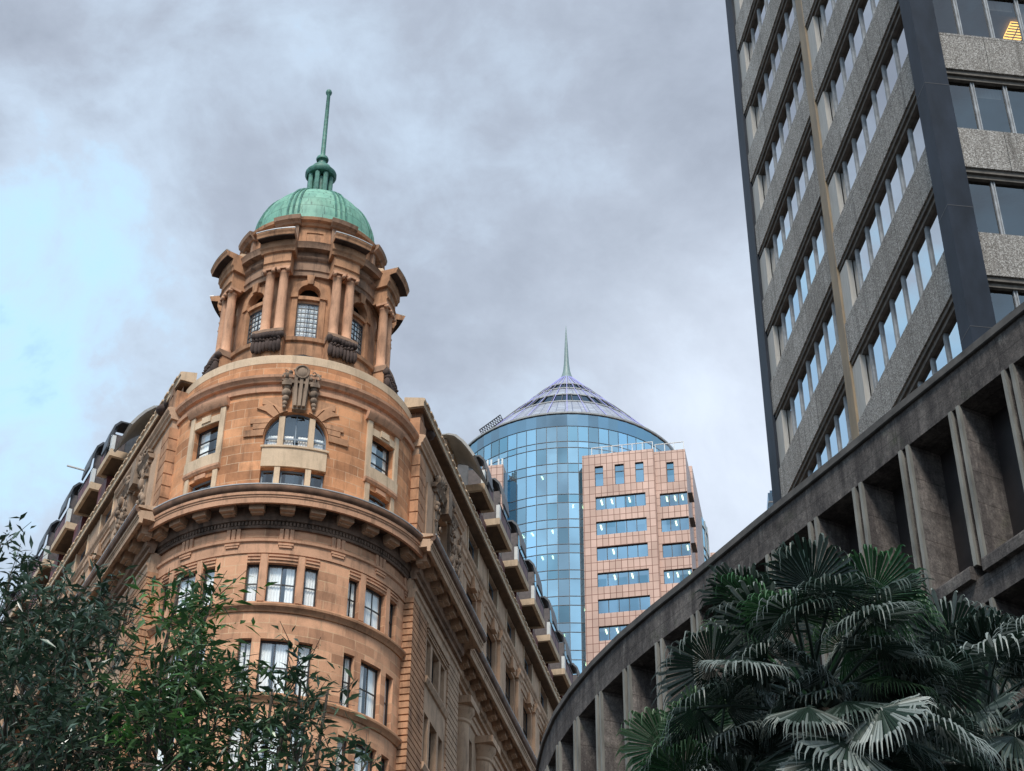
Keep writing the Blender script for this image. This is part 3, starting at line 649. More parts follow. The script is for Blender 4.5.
for p in PAIRS[:2] + PAIRS[-2:]:
    m = MB(); r_ = Fp.p(p, 0, 1); rv = Vector((r_[0], r_[1])); tv = Vector((rv.y, -rv.x)); rn = random.Random(int(p))
    for i in range(9):
        x = -.58 + 1.16 * i / 8; o = rv * 4.03 + tv * x; m.ball((o.x, o.y, 46.4 + rn.uniform(-.04, .04)), (.11 + rn.uniform(0, .04), .16, .15 + rn.uniform(0, .05)), 9, 6, (tv, rv))
    for i in range(8):
        x = -.55 + 1.1 * i / 7; o = rv * 4.1 + tv * x; sag = .12 * math.sin(math.pi * ((i % 4) + .5) / 4)
        m.ball((o.x, o.y, 45.86 - sag + rn.uniform(-.05, .05)), (.09 + rn.uniform(0, .04), .15, .27 + rn.uniform(0, .07)), 9, 6, (tv, rv)); m.ball((o.x, o.y, 46.1 + rn.uniform(-.05, .05)), (.07, .17, .09), 8, 5, (tv, rv))
    m.build('garland', 'soot', B, 60)
ring([(2.5, 51.8), (3.0, 51.8), (3.0, 52.1), (2.95, 52.14), (2.95, 53.2), (3.04, 53.23), (3.08, 53.32), (3.1, 53.36), (3.24, 53.42), (3.28, 53.56), (3.2, 53.62), (2.5, 53.8)], 'attic_wall', 'orange_plain')
for p in PAIRS:
    m = MB(); m.box(Fp, p - 9, p - 5.5, 52.1, 53.2, 2.9, 3.12); m.box(Fp, p + 5.5, p + 9, 52.1, 53.2, 2.9, 3.12)
    m.mould(Fp, p - 10.5, p + 10.5, [(2.9, 53.2), (3.2, 53.22), (3.26, 53.3), (3.38, 53.38), (3.42, 53.58), (2.9, 53.72)]); m.build('attic_pilasters', 'brown', B)
for a in range(0, 360, 45):
    m = MB(); q = 8.2; m.box(Fp, a - q, a + q, 52.28, 52.36, 2.93, 2.99); m.box(Fp, a - q, a + q, 52.86, 52.94, 2.93, 2.99); m.box(Fp, a - q, a - q + 1.2, 52.36, 52.86, 2.93, 2.99); m.box(Fp, a + q - 1.2, a + q, 52.36, 52.86, 2.93, 2.99); m.build('attic_panel', 'orange_plain', B)
dome_r = lambda t: 2.78 * math.cos(t)
dome_z = lambda t: 54.15 + 3.15 * math.sin(t)
prof = [(2.98, 53.62), (3.0, 53.72), (2.92, 53.8), (2.9, 54.1)] + [(dome_r(R_(t)), dome_z(R_(t))) for t in range(0, 86, 5)]
dome = MB().lathe(prof, 72).build('dome', 'copper', B, 35)
for k in range(8):
    m = MB()
    for e in (-5.2, 0, 5.2):
        pts = []
        for t in range(0, 80, 6):
            ang = R_(171.57 - (22.5 + 45 * k) - e * (1 if t < 60 else 1 + (t - 60) / 40)); r = dome_r(R_(t)) + .015; pts.append((math.sin(ang) * r, math.cos(ang) * r, dome_z(R_(t)) + .02))
        m.tube(pts, .05, 5)
    m.build('dome_rib', 'copper_dark', dome)
    p = 22.5 + 45 * k; a = FT.p(p - 5.5, 53.8, 3.0); b = FT.p(p + 5.5, 53.8, 3.0); m = MB(); m.ball(a, (.1, .1, .12)); m.ball(b, (.1, .1, .12)); m.build('dome_cleat', 'copper_dark', dome)
fin = MB().lathe([(.72, 57.0), (.72, 57.3), (.62, 57.36), (.38, 57.4), (.38, 58.7), (.3, 58.72)], 20)
for k in range(8):
    A = R_(45 * k + 10); fin.lathe([(.12, 57.3), (.12, 58.85)], 8, (math.sin(A) * .5, math.cos(A) * .5))
fin.lathe([(.3, 58.86), (.66, 58.88), (.74, 58.98), (.74, 59.1), (.66, 59.16), (.56, 59.2), (.54, 59.34), (.46, 59.5), (.3, 59.66), (.2, 59.72), (.17, 59.95), (.28, 60.0), (.3, 60.08), (.26, 60.18), (.14, 60.24), (.12, 60.4), (0, 60.42)], 24)
fn = fin.build('finial', 'copper_dark', dome, 40)
pole = MB().lathe([(.115, 60.3), (.105, 62), (.085, 64.4), (.13, 64.46), (.16, 64.58), (.12, 64.7), (0, 64.74)], 12).build('flagpole', 'copper_dark', dome, 40)
for sgn in (-1, 1):       # weathered scrolls between the turret and the street parapets
    m = MB()
    for i in range(7): P = Fp.p(sgn * (74 + i * 2.5), 0, 3.9 + i * .28); m.ball((P[0], P[1], 45.75 - i * .17), (.32, .32, .36 - .02 * i), 10, 6)
    m.build('scroll', 'soot', B, 60)
    m = MB(); m.box(Fp, sgn * 78 - 5, sgn * 78 + 5, 44.5, 45.0, 3.3, 5.4); m.build('scroll_plinth', 'brown', B)

# ---- the two street fronts
def street_front(F, o, sgn, smax, seed):
    rn = random.Random(seed)
    t3 = [(1.75, 2.35), (2.6, 3.65), (3.9, 4.5)]
    H = [(o + a, o + b, z0, z1) for a, b in t3 for z0, z1 in ROWS[:3]]
    m = MB(); m.wall(F, o - .46, o + 6.5, 0, 36.3, 5.6, H, .35); m.box(F, o - .46, o - .4, 0, 36.3, 4.4, 5.6); m.build('pavilion_wall', 'facade', B)
    for a, b in t3:
        for z0, z1 in ROWS[:3]: window(F, o + a, o + b, z0, z1, 5.36, B, bars=0, curtain=[(.05, .5)] if rn.random() < .5 else None)
    for (a, b, din) in ((-.54, 1.45, 4.3), (4.85, 6.58, 5.3)):
        m = MB(); z = 22.0
        while z < 35.3: m.box(F, o + a, o + b, z, z + .215, din, 5.66); z += .275
        m.build('rusticated_pier', 'facade' if a > 0 else 'orange_plain', B)
    for z in (32.92, 29.36, 26.14): MB().mould(F, o + 1.5, o + 4.8, [(5.55, z - .14), (5.68, z - .1), (5.76, z + .08), (5.74, z + .18), (5.55, z + .2)]).build('window_sill', 'facade', B)
    m = MB()
    for z in (34.95, 35.1): m.box(F, o + 1.6, o + 4.7, z, z + .07, 5.58, 5.68)
    m.box(F, o + 1.5, o + 4.8, 35.2, 35.36, 5.58, 5.74); m.build('window_head', 'facade', B)
    # entablature and cornice: pavilion, then the set-back front
    for (s0, s1, q, r0) in ((o - .5, o + 6.6, 5.62, o - 1.36), (o + 6.6, smax, 5.12, None)):
        MB().mould(F, s0, s1, [(q - .2, 35.36 if r0 is not None else 35.3), (q + .06, 35.4), (q + .07, 35.66), (q + .14, 35.7), (q + .14, 35.8), (q - .2, 35.82)]).build('architrave', 'facade', B)
        a, b = (r0, o + 7.1) if r0 is not None else (o + 7.12, smax)
        cr = MB().mould(F, a, b, cornice_profile(q) if r0 is None else [(5.3, 36.9)] + cornice_profile(q)[7:]).build('cornice', 'facade', B)
        if r0 is not None: MB().mould(F, o - .5, o + 6.6, cornice_profile(q)[:8] + [(5.3, 37.1)]).build('bed_mould', 'brown', B)
        n = int((b - a - .3) / 1.03)
        for i in range(n):
            c = a + .75 + 1.03 * i
            if c < b - .3: bracket(F, c, .26, q, cr)
        gt = MB().mould(F, a, b, gutter_profile(q + .98)).build('gutter', 'bronze', B); MB().mould(F, a, b, [(q + 1.04, 37.6), (q + 1.075, 37.59), (q + 1.08, 37.62), (q + 1.04, 37.63)]).build('gutter_rim', 'rim', gt)
        MB().mould(F, a, b, [(5.0, 37.5), (q + .95, 37.56), (q + .95, 37.64), (5.0, 37.95)]).build('cornice_flashing', 'facade', B)
    # lower set-back front with giant half columns
    P = 3.95
    H = []; cs = []
    c = o + 8.5
    while c < smax - 3: cs.append(c); c += P
    for c in cs:
        for z0, z1 in ROWS[:3]: H += [(c + 1.25, c + 2.7, z0 if z0 < 33 else 33.0, z1 - .1)]
    MB().wall(F, o + 6.5, smax, 0, 36.3, 5.1, H, .4).build('street_wall', 'facade', B)
    for c in cs[:5]:
        for z0, z1 in ROWS[:2]: window(F, c + 1.25, c + 2.7, z0 if z0 < 33 else 33.0, z1 - .1, 4.8, B, bars=1)
    for c in cs[:6]:
        Q = F.p(c, 0, 5.2); cl = MB().lathe([(.52, 22), (.5, 28), (.44, 34.3), (.5, 34.36), (.5, 34.44), (.45, 34.5)], 24, Q[:2]).build('column', 'facade', B, 40)
        MB().lathe([(.45, 34.48), (.5, 34.6), (.6, 34.78), (.66, 34.86), (.66, 35.0), (.3, 35.02)], 24, Q[:2]).build('capital', 'facade', cl, 40)
        MB().box(F, c - .75, c + .75, 35.0, 35.32, 5.0, 5.9).build('architrave_block', 'facade', B)
    # upper storeys
    mh = [(o + 2.9, o + 4.8, 38.4, 41.9)]
    m = MB(); m.wall(F, o + .05, o + 6.9, 37.5, 43.0, 5.42, mh, .4); m.box(F, o + .04, o + .1, 37.5, 43.0, 4.3, 5.42); m.box(F, o + 6.86, o + 6.92, 37.5, 43.0, 5.0, 5.42); m.build('pavilion_upper_wall', 'facade', B)
    m = MB(); z = 38.0
    while z < 42.3: m.box(F, o + .0, o + .95, z, z + .5, 4.4, 5.5); z += .56
    m.box(F, o - .05, o + 1.0, 37.5, 37.95, 4.4, 5.53); m.build('corner_quoins', 'orange_plain', B)
    window(F, o + 2.9, o + 4.8, 38.4, 41.9, 5.1, B, bars=1, rails=(.3, .62))
    m = MB()
    for a in (2.35, 4.85): m.box(F, o + a, o + a + .5, 38.0, 42.2, 5.38, 5.56); carving(m, F, o + a, o + a + .5, 39.2, 42.2, 5.52, 26, int(a * 10) + seed, (.06, .15), .16)
    m.mould(F, o + 2.1, o + 5.6, [(5.3, 42.2), (5.62, 42.2), (5.74, 42.36), (5.3, 42.44)])
    for q in range(8): m.box(F, o + 2.25 + q * .42, o + 2.5 + q * .42, 42.02, 42.2, 5.4, 5.64)
    carving(m, F, o + 2.4, o + 5.3, 42.4, 43.1, 5.5, 40, 77 + seed, (.07, .17), .2); carving(m, F, o + 5.9, o + 6.6, 40.0, 42.4, 5.5, 24, 50 + seed, (.06, .15), .16)
    m.box(F, o + 3.55, o + 4.15, 41.7, 43.0, 5.4, 5.8)
    m.build('carved_surround', 'carve', B, 50)
    MB().box(F, o + 1.3, o + 2.2, 38.3, 41.9, 5.4, 5.5).build('upper_pilaster', 'facade', B); MB().box(F, o + 5.6, o + 6.8, 38.0, 42.3, 5.4, 5.52).build('upper_pilaster', 'facade', B)
    aw = [];
    for c in cs: aw.append((c + 1.0, c + 2.95, 43.55, 44.72))
    ws = [(c + 1.05, c + 2.9, 38.3, 41.9) for c in cs]
    MB().wall(F, o + 6.8, smax, 37.4, 44.9, 5.1, aw + ws, .32).build('upper_street_wall', 'facade', B)
    MB().wall(F, o + .3, o + 6.9, 42.9, 44.9, 5.1, [(o + 2.8, o + 4.9, 43.5, 44.7)], .3).build('attic_wall', 'facade', B)
    MB().box(F, o + .02, o + .95, 43.3, 44.3, 4.3, 5.42).build('attic_block', 'orange_plain', B)
    window(F, o + 2.8, o + 4.9, 43.5, 44.7, 4.9, B, bars=1, rails=())
    for i, c in enumerate(cs):
        if i < 8:
            window(F, c + 1.0, c + 2.95, 43.55, 44.72, 4.92, B, 'frame_blue', 1, (.35,), t=.06, curtain=[(.05, .45)] if rn.random() < .7 else None)
            window(F, c + 1.05, c + 2.9, 38.3, 41.9, 4.9, B, bars=1, rails=(.35, .68), curtain=[(.05, .3), (.75, .95)] if rn.random() < .6 else None)
            for e in (.95, 2.95): MB().box(F, c + e, c + e + .1, 43.5, 44.75, 5.08, 5.15).build('window_jamb', 'pale', B)
        pl = MB().box(F, c - .85, c - .3, 37.5, 42.05, 5.05, 5.28).build('pilaster', 'facade', B)
        MB().mould(F, c - .98, c - .18, [(5.05, 42.0), (5.3, 42.0), (5.36, 42.2), (5.42, 42.26), (5.42, 42.5), (5.05, 42.5)]).build('capital', 'facade', pl)
        MB().mould(F, c - .2, c + 3.0, [(5.05, 42.05), (5.16, 42.05), (5.2, 42.3), (5.26, 42.34), (5.26, 42.5), (5.05, 42.5)]).build('lintel_mould', 'facade', B)
        m = MB(); m.prism(F, [(c + 1.7, 41.9), (c + 2.2, 41.9), (c + 2.35, 42.45), (c + 1.55, 42.45)], 5.05, 5.34); m.build('keystone', 'facade', B)
    sp = lambda q: [(q - .3, 42.5), (q + .06, 42.52), (q + .08, 42.66), (q + .16, 42.72), (q + .16, 42.8), (q + .24, 42.9), (q + .26, 43.0), (q + .14, 43.06), (q - .3, 43.16)]
    MB().mould(F, o + 6.85, smax, sp(5.12)).build('upper_string_course', 'facade', B)
    m = MB(); m.mould(F, o - .05, o + 7.1, [(d, z + .3) for d, z in sp(5.45)]); m.build('upper_string_course', 'facade', B)
    # eaves gutter of stone with a wide soffit
    q = 5.56 if sgn > 0 else 5.36
    m = MB().mould(F, o - .02, smax, [(4.7, 44.86), (q, 44.84), (q, 45.06), (q + .04, 45.1), (q + .04, 45.22), (q - .06, 45.26), (4.7, 45.4)]); x = o + .3
    while x < 36: m.box(F, x, x + .42, 45.11, 45.19, q + .03, q + .085); x += .62
    g = m.build('eaves_cornice', 'pale', B)
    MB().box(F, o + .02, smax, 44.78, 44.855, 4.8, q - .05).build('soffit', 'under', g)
    # mansard, dormers and balconies
    MB().mould(F, o + 8, smax, [(4.9, 45.3), (4.6, 46.6), (3.4, 47.6), (2.5, 47.7), (2.5, 45.3)]).build('mansard_roof', 'mansard', B)
    def hood(s0, s1, q0, z, tip, back, par, mat, under):
        pr = [(back, z), (q0 - .45, z - .04), (q0 - .2, z - .34), (q0 - .06, z - .9), (q0, tip)]
        inn = [(d - .07, zz - .07) for d, zz in reversed(pr)]
        h = MB().mould(F, s0, s1, pr + inn).build('hood_roof', mat, par, 40)
        return h
    def dormer(s0, L, balcony=True, dz=0):
        d = MB(); d.box(F, s0 + .55, s0 + L * .6, 46.9 if balcony else 45.2, 49.3 + dz, 3.5, 5.0); D = d.build('dormer', 'lead_roof', B)
        hood(s0 + .35, s0 + L * .62, 6.05 + dq, 49.45 + dz, 47.85 + dz, 4.4, D, 'lead_roof', None)
        MB().box(F, s0 + .55, s0 + .62, 46.9, 48.75 + dz, 4.95, 5.82 + dq).build('privacy_screen', 'mansard', D)
        MB().box(F, s0 + L * .6 - .07, s0 + L * .6, 46.9, 48.75 + dz, 4.95, 5.5 + dq).build('privacy_screen', 'mansard', D)
        MB().quad(F, s0 + .7, s0 + L * .6 - .1, 47.0, 48.7 + dz, 5.01).build('glass_door', 'glass', D, clean=False)
        m = MB()
        for f in (.7, (L * .6 + .6) / 2, L * .6 - .1): m.box(F, s0 + f - .03, s0 + f + .03, 46.9, 48.75 + dz, 5.0, 5.05)
        m.build('door_frame', 'metal_white', D)
        if balcony:
            b = MB(); b.box(F, s0, s0 + L, 46.5, 46.85, 5.78 + dq, 5.94 + dq); b.box(F, s0, s0 + .16, 46.5, 46.85, 4.9, 5.78 + dq); b.box(F, s0 + L - .16, s0 + L, 46.5, 46.85, 4.9, 5.78 + dq); b.box(F, s0 + .16, s0 + L - .16, 46.6, 46.8, 4.9, 5.78 + dq)
            bl = b.build('balcony', 'render', B)
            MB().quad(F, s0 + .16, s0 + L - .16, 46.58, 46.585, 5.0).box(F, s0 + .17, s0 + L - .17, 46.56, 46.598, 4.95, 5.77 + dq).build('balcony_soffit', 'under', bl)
            MB().box(F, s0 + .25, s0 + L - .1, 46.85, 47.65, 5.84 + dq, 5.88 + dq).build('balustrade_panel', 'maroon', bl)
            m = MB(); m.box(F, s0 + .02, s0 + L, 47.72, 47.78, 5.82 + dq, 5.9 + dq)
            for i in range(4): a = s0 + .05 + (L - .1) * i / 3; m.box(F, a - .025, a + .025, 46.85, 47.74, 5.835 + dq, 5.89 + dq)
            m.build('handrail', 'frame', bl)
            MB().box(F, s0 + .0, s0 + .3, 46.86, 47.6, 5.76 + dq, 5.93 + dq).build('end_post', 'metal_white', bl)
    dq = 0 if sgn > 0 else -.2
    pr = [(d - (0 if sgn > 0 else .5), z) for d, z in [(4.5, 47.92), (4.9, 47.92), (5.25, 47.8), (5.6, 47.45), (5.9, 47.02), (6.17, 46.55)]]
    D = MB().box(F, o + 6.7, o + 8.7, 45.2, 47.8, 3.6, 4.75 + dq * 2).build('dormer', 'render', B)
    MB().mould(F, o + 6.4, o + 8.9, pr + [(d - .1, z - .06) for d, z in reversed(pr)]).build('hood_roof', 'canopy', D, 40)
    MB().quad(F, o + 6.9, o + 8.5, 45.5, 47.5, 4.76 + dq * 2).build('glass_door', 'glass', D, clean=False); MB().box(F, o + 7.65, o + 7.75, 45.4, 47.6, 4.74 + dq * 2, 4.82 + dq * 2).build('door_frame', 'metal_white', D)
    dormer(o + 9.2, 2.0, True, -.7)
    x = o + 12.3
    while x < min(smax, 42): dormer(x, 2.6); x += 3.95
    a = o + 10.9
    while a < 36: MB().box(F, a, a + 1.3, 45.3, 46.5, 4.6, 5.3).build('maroon_upstand', 'maroon', B); a += 3.95
street_front(FRt, 0.0, 1, 46, 3)
street_front(FLt, -.55, -1, 42, 9)
# small flag bracket on the left roof and the body of the building behind its fronts
MB().tube([FLt.p(13.2, 48.3, 5.7), FLt.p(13.5, 48.5, 6.6)], .05, 6).build('roof_bracket', 'metal_white', B)
m = MB(); core = [FRt.p(46, 0, 4.2)[:2], FRt.p(0, 0, 4.2)[:2]] + [(math.sin(R_(171.57 - a)) * 4.3, math.cos(R_(171.57 - a)) * 4.3) for a in (66, 33, 0, -33, -66)] + [FLt.p(0, 0, 4.0)[:2], FLt.p(42, 0, 4.0)[:2]]
n = len(core)
for i in range(n): a, b = core[i], core[(i + 1) % n]; m.face([(*a, 0), (*b, 0), (*b, 45.2), (*a, 45.2)])
m.face([(*p, 45.2) for p in core]); m.build('interior_core', 'room', B)
MB().lathe([(4.35, 36), (4.35, 44.6), (0, 44.6)], 40).build('drum_core', 'room', B, clean=False)
MB().box(FRt, 45.9, 46.4, 0, 49.4, -10, 5.1).box(FLt, 41.9, 42.4, 0, 49.4, -10, 5.1).build('rear_wall', 'facade', B)

# ------------------------------------------------------------------ right office tower
class Axes:
    ds = 1e9
    def __init__(s, o, u, n): s.o = o; s.u = u; s.n = n
    def p(s, a, z, d): return (s.o[0] + s.u[0] * a + s.n[0] * d, s.o[1] + s.u[1] * a + s.n[1] * d, z)
    def us(s, a): return a
hv = lambda h: (math.sin(R_(h)), math.cos(R_(h)))
uA, uB = hv(-7.15), hv(82.85)
nA, nB = (-uB[0], -uB[1]), (-uA[0], -uA[1])
TX, TY = 11.3651, 34.4750
T = thing('office_tower', 'grey office tower with pebbled concrete bands, slanting window rows and a dark blue corner column', 'office tower', (TX, TY, 0))
FA = Axes((0, 0), uA, nA)       # s runs away from the corner, d out of the left face; the corner arris is s = 0, d = 0
FB = Axes((0, 0), uB, nB)       # s runs right, d towards the viewer
TOPZ = 74.0; OB = .3
levels = [31.2 + 3.81 * k for k in range(-7, 11)]
MB().box(FA, 0, .7, 0, TOPZ, -.7, 0).build('corner_column', 'bluecol', T)
for z in (37.6, 33.05, 29.0, 25): MB().box(FA, -.004, .704, z, z + .025, -.704, .004).build('column_joint', 'frame', T)
MB().box(FA, 9.42, 10.02, 0, TOPZ, -1.0, -OB + .02).build('intermediate_column', 'tancol', T)
MB().box(FA, 17.72, 18.62, 0, TOPZ, -1.1, -OB + .05).build('end_column', 'bluecol', T)
def spandrel(F, s0, s1, zb, off, par):
    sp = MB().box(F, s0, s1, zb, zb + 1.46, -off - .24, -off).build('spandrel', 'aggregate', par)
    m = MB(); m.box(F, s0, s1, zb - .28, zb - .004, -off - .9, -off - .14); m.box(F, s0, s1, zb - .14, zb - .002, -off - .16, -off - .06); m.build('soffit_lip', 'lip', sp); return sp
def strip(F, s0, s1, zb, zt, off, par, pitch, first=None, panel=False, gl='tower_glass'):
    W = MB().quad(F, s0, s1, zb, zt, -off).build('window', gl, par, clean=False)
    m = MB(); a = first if first is not None else s0 + pitch
    while a < s1 - .1:
        m.box(F, a - .055, a - .02, zb, zt, -off - .02, -off + .06); m.box(F, a + .02, a + .055, zb, zt, -off - .02, -off + .06); m.box(F, a - .03, a + .03, zb, zt, -off - .02, -off + .03); a += pitch
    m.box(F, s0, s1, zb, zb + .06, -off, -off + .08); m.build('mullions', 'alum', W)
    if panel: MB().box(F, s1 - .75, s1, zb, zt, -off + .02, -off + .2).build('infill_panel', 'panelgrey', W)
    return W
for z in levels:
    if z + 1.5 > TOPZ or z < 12: continue
    spandrel(FA, .7, 9.42, z, OB, T); spandrel(FA, 10.02, 17.72, z, OB, T); spandrel(FB, .71, 14, z - .18, OB, T)
    strip(FA, .7, 9.42, z + 1.46, z + 3.81 - .28, OB + .26, T, 1.085, .7 + .95, True)
    strip(FA, 10.02, 17.72, z + 1.46, z + 3.81 - .28, OB + .26, T, 1.07, 10.02 + .85, True)
    strip(FB, .71, 14, z + 1.28, z + 3.63 - .28, OB + .26, T, .96, 1.64, gl='front_glass')
    c = MB(); P = [FA.p(.75, z + 3.5, -.98)[:2], FA.p(17.9, z + 3.5, -.98)[:2], FB.p(14, 0, -17.9)[:2], FB.p(14, 0, -.98)[:2]]
    c.face([(*p, z + 3.5) for p in P]); c.build('ceiling', 'ceiling', T, clean=False)
P = [FA.p(5.5, 0, -5.5)[:2], FA.p(14, 0, -5.5)[:2], FB.p(14, 0, -14)[:2], FB.p(14, 0, -5.5)[:2]]
m = MB()
for a, b in zip(P, P[1:] + P[:1]): m.face([(*a, 0), (*b, 0), (*b, TOPZ), (*a, TOPZ)])
m.build('lift_core', 'ceiling', T)
MB().box(FA, 18.0, 18.3, 0, TOPZ, -14, -1.1).build('far_wall', 'ceiling', T)
zl = levels[7 + 2] + 3.5
for (a, b) in ((3.78, -2.1), (7.0, -2.1)):
    L = MB().box(FB, a, a + .55, zl - .12, zl - .06, b, b + .65).build('ceiling_lamp', 'lamp', T)
    m = MB()
    for i in range(7): m.box(FB, a - .01, a + .56, zl - .15, zl - .12, b + .65 * i / 6 - .012, b + .65 * i / 6 + .012)
    m.box(FB, a + .265, a + .285, zl - .148, zl - .12, b, b + .65); m.build('lamp_louvre', 'tancol', L)
rn = random.Random(4)
for z in levels:                                                 # half-drawn blinds behind some front panes
    if 20 < z < 60:
        for k in range(12):
            if rn.random() < .3: a = .72 + .96 * k; h = rn.uniform(.3, 1.5); MB().quad(FB, a + .05, a + .85, z + 3.35 - h, z + 3.35, -.72).build('blind', 'panelgrey', T, clean=False)
MB().box(FA, 0, 18.6, TOPZ, TOPZ + .5, -14, -.05).build('roof_slab', 'aggregate', T)

# ------------------------------------------------------------------ curved concrete building below it
K = 1.5
def plan():
    P = [(4.56, 17.24)]; hd = -28.2; back = [(4.56 - math.sin(R_(hd)) * x, 17.24 - math.cos(R_(hd)) * x) for x in (9, 6, 4, 2, 1)]
    pts = [(2.44, 21.26), (2.01, 22.05), (1.60, 22.87), (1.25, 23.70), (.96, 24.55), (.73, 25.41), (.58, 26.3), (.5, 27.2), (.47, 28.1), (.5, 29.0)]
    pts = back + P + [(4.135, 18.05), (3.71, 18.84), (3.28, 19.63), (2.86, 20.44)] + pts
    return [(x * K, y * K) for x, y in pts]
PL = plan()
FP = Poly(PL); s_ref = FP.L[5]           # the pier at plan point 5
Q = thing('curved_building', 'dark stained concrete building front that curves away below the grey tower', 'building', (0, 0, 0))
zz = lambda z: 1.6 + (z - 1.6) * K
SL = FP.L[-1] - .3
pitch = .9 * K
n0 = -int((s_ref - .4) / pitch); n1 = int((SL - s_ref) / pitch)
TOP = zz(13.4) - .02
MB().mould(FP, .3, SL, [(-.9, TOP), (0, TOP), (0, zz(13.885)), (-.9, zz(13.885))]).build('parapet', 'concrete', Q)
MB().mould(FP, .3, SL, [(-.5, zz(13.88)), (.05, zz(13.88)), (.07, zz(13.89)), (.05, zz(14.0)), (-.5, zz(14.02))]).build('coping', 'coping', Q)
rowz = ((zz(11.40), TOP), (zz(8.1), zz(10.9)), (zz(4.8), zz(7.6)))
for i, (zb, zt) in enumerate(rowz):
    lo = rowz[i + 1][1] if i < 2 else 0
    MB().mould(FP, .3, SL, [(-.9, lo), (.0, lo), (.0, zb - .28), (-.9, zb - .28)]).build('spandrel_wall', 'concrete', Q)
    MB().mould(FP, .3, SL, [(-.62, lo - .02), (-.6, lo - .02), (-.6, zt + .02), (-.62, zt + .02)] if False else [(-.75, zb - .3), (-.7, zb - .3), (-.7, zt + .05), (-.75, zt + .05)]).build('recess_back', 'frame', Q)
    for k in range(n0, n1 + 1):
        a = s_ref + k * pitch - .29
        if a + .35 > SL or a < .4: continue
        if i == 2 and k > 4: continue
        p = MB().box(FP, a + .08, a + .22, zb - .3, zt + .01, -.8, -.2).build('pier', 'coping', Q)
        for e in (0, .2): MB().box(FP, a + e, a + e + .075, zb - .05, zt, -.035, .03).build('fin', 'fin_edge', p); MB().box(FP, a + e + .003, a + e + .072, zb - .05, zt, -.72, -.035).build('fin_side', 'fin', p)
        if a + pitch < SL:
            m = MB(); b0, b1 = a + .29, a + pitch
            m.mould(FP, b0, b1, [(-.72, zb + .18), (.1, zb - .06), (.12, zb - .1), (.12, zb - .3), (-.72, zb - .3)]); m.build('sloping_sill', 'concrete', p)
m = MB(); m.mould(FP, .3, SL, [(-.9, zz(13.6)), (-4, zz(13.6)), (-4, 0), (-.9, 0)]); m.build('building_body', 'concrete', Q)

# ------------------------------------------------------------------ glass office tower with cone roof and pink granite blocks
GX, GY = 170 * math.sin(R_(2.2)), 170 * math.cos(R_(2.2))
G = thing('glass_tower', 'round blue glass tower with conical roof, tall spire and pink granite blocks at its foot', 'office tower', (GX, GY, 0))
FG = Cyl(182.2, 13.0, 5.0)
MB().lathe([(11.6, 0), (11.6, 113.4)], 48).build('inner_wall', 'room', G, clean=False)
zr = [113.65, 112.0, 110.0, 109.2, 107.15, 106.0]
z = 103.25
while z > 20: zr += [z, z - 1.05]; z -= 3.07
pn = MB(); zq = sorted(zr) 
for k in range(72):
    for i, (za, zb_) in enumerate(zip([0] + zq, zq)):
        pn.face([FG.p(k * 5, za, 13), FG.p(k * 5 + 5, za, 13), FG.p(k * 5 + 5, zb_, 13), FG.p(k * 5, zb_, 13)], [(k + .5, i + .5)] * 4)
pn.build('glass_drum', 'drum_glass', G, clean=False)
FGm = Cyl(182.2, 13.0, 2.5)
bars = MB()
for z in zr: bars.mould(FGm, -180, 180, [(12.96, z - .035), (13.03, z - .035), (13.03, z + .035), (12.96, z + .035)])
for k in range(72): bars.box(FG, k * 5 - .13, k * 5 + .13, 20, 113.6, 12.96, 13.03)
bars.build('glazing_grid', 'lead', G)
MB().mould(FG, -180, 180, [(13.04, 112.02), (13.05, 112.02), (13.05, 113.6), (13.04, 113.6)]).build('dark_top_band', 'band_glass', G)
ti = MB(); rn = random.Random(5); z = 103.25 - 1.05
slabs = MB()
floors_ = [109.2, 106.0, 102.2] + [102.2 - 3.07 * k for k in range(1, 20)]
for z in floors_:
    slabs.lathe([(11.6, z + .0), (12.9, z + .0)], 48)
    for k in range(-14, 15):
        if z < 108 and rn.random() < .24: ti.box(FG, k * 5 + 1.9, k * 5 + 2.6, z - .14, z - .05, 12.1, 12.7)
slabs.build('floor_slabs', 'ceiling', G, clean=False)
t_ = ti.build('ceiling_tubes', 'tube', G); t_['kind'] = 'stuff'
# cone
cz = lambda r: 127.8 - (r - .8) * 1.1557
FGc = Cyl(182.2, 8, 7.5)
def cone(r0, r1, name, mat): return MB().lathe([(r0, cz(r0)), (r1, cz(r1))], 48).build(name, mat, G)
mt['cone'] = granite('cone_roof_panels', (.33, .35, .40), (1.0, .75), (.40, .42, .52), .06)
cone(13.1, 9.3, 'cone_roof', 'cone'); cone(9.25, 7.1, 'cone_window_band', 'cone_glass'); cone(7.15, 5.0, 'cone_roof', 'cone'); cone(4.95, 3.5, 'cone_window_band', 'cone_glass'); cone(3.5, .7, 'cone_cap', 'cone')
MB().lathe([(12.5, 113.3), (9, 116.5), (3, 123.5), (.3, 127.3)], 32).build('cone_lining', 'room', G, clean=False)
MB().lathe([(13.0, 113.6), (13.2, 113.62), (13.22, 113.8), (13.0, 113.85)], 72).build('cone_eaves', 'canopy', G)
for k in range(36):
    a = 10 * k; m = MB(); m.tube([FG.p(a, cz(r) + .05, r + .05) for r in (13.0, 9.3, 5, .8)], .04, 5); m.build('led_rib', 'led', G)
m = MB()
for k in range(48): m.tube([FG.p(7.5 * k + 3.75, cz(r) + .05, r + .05) for r in (9.3, 7.05)], .08, 4); m.tube([FG.p(7.5 * k + 3.75, cz(r) + .05, r + .05) for r in (5.05, 3.4)], .06, 4)
m.build('cone_mullions', 'lead', G)
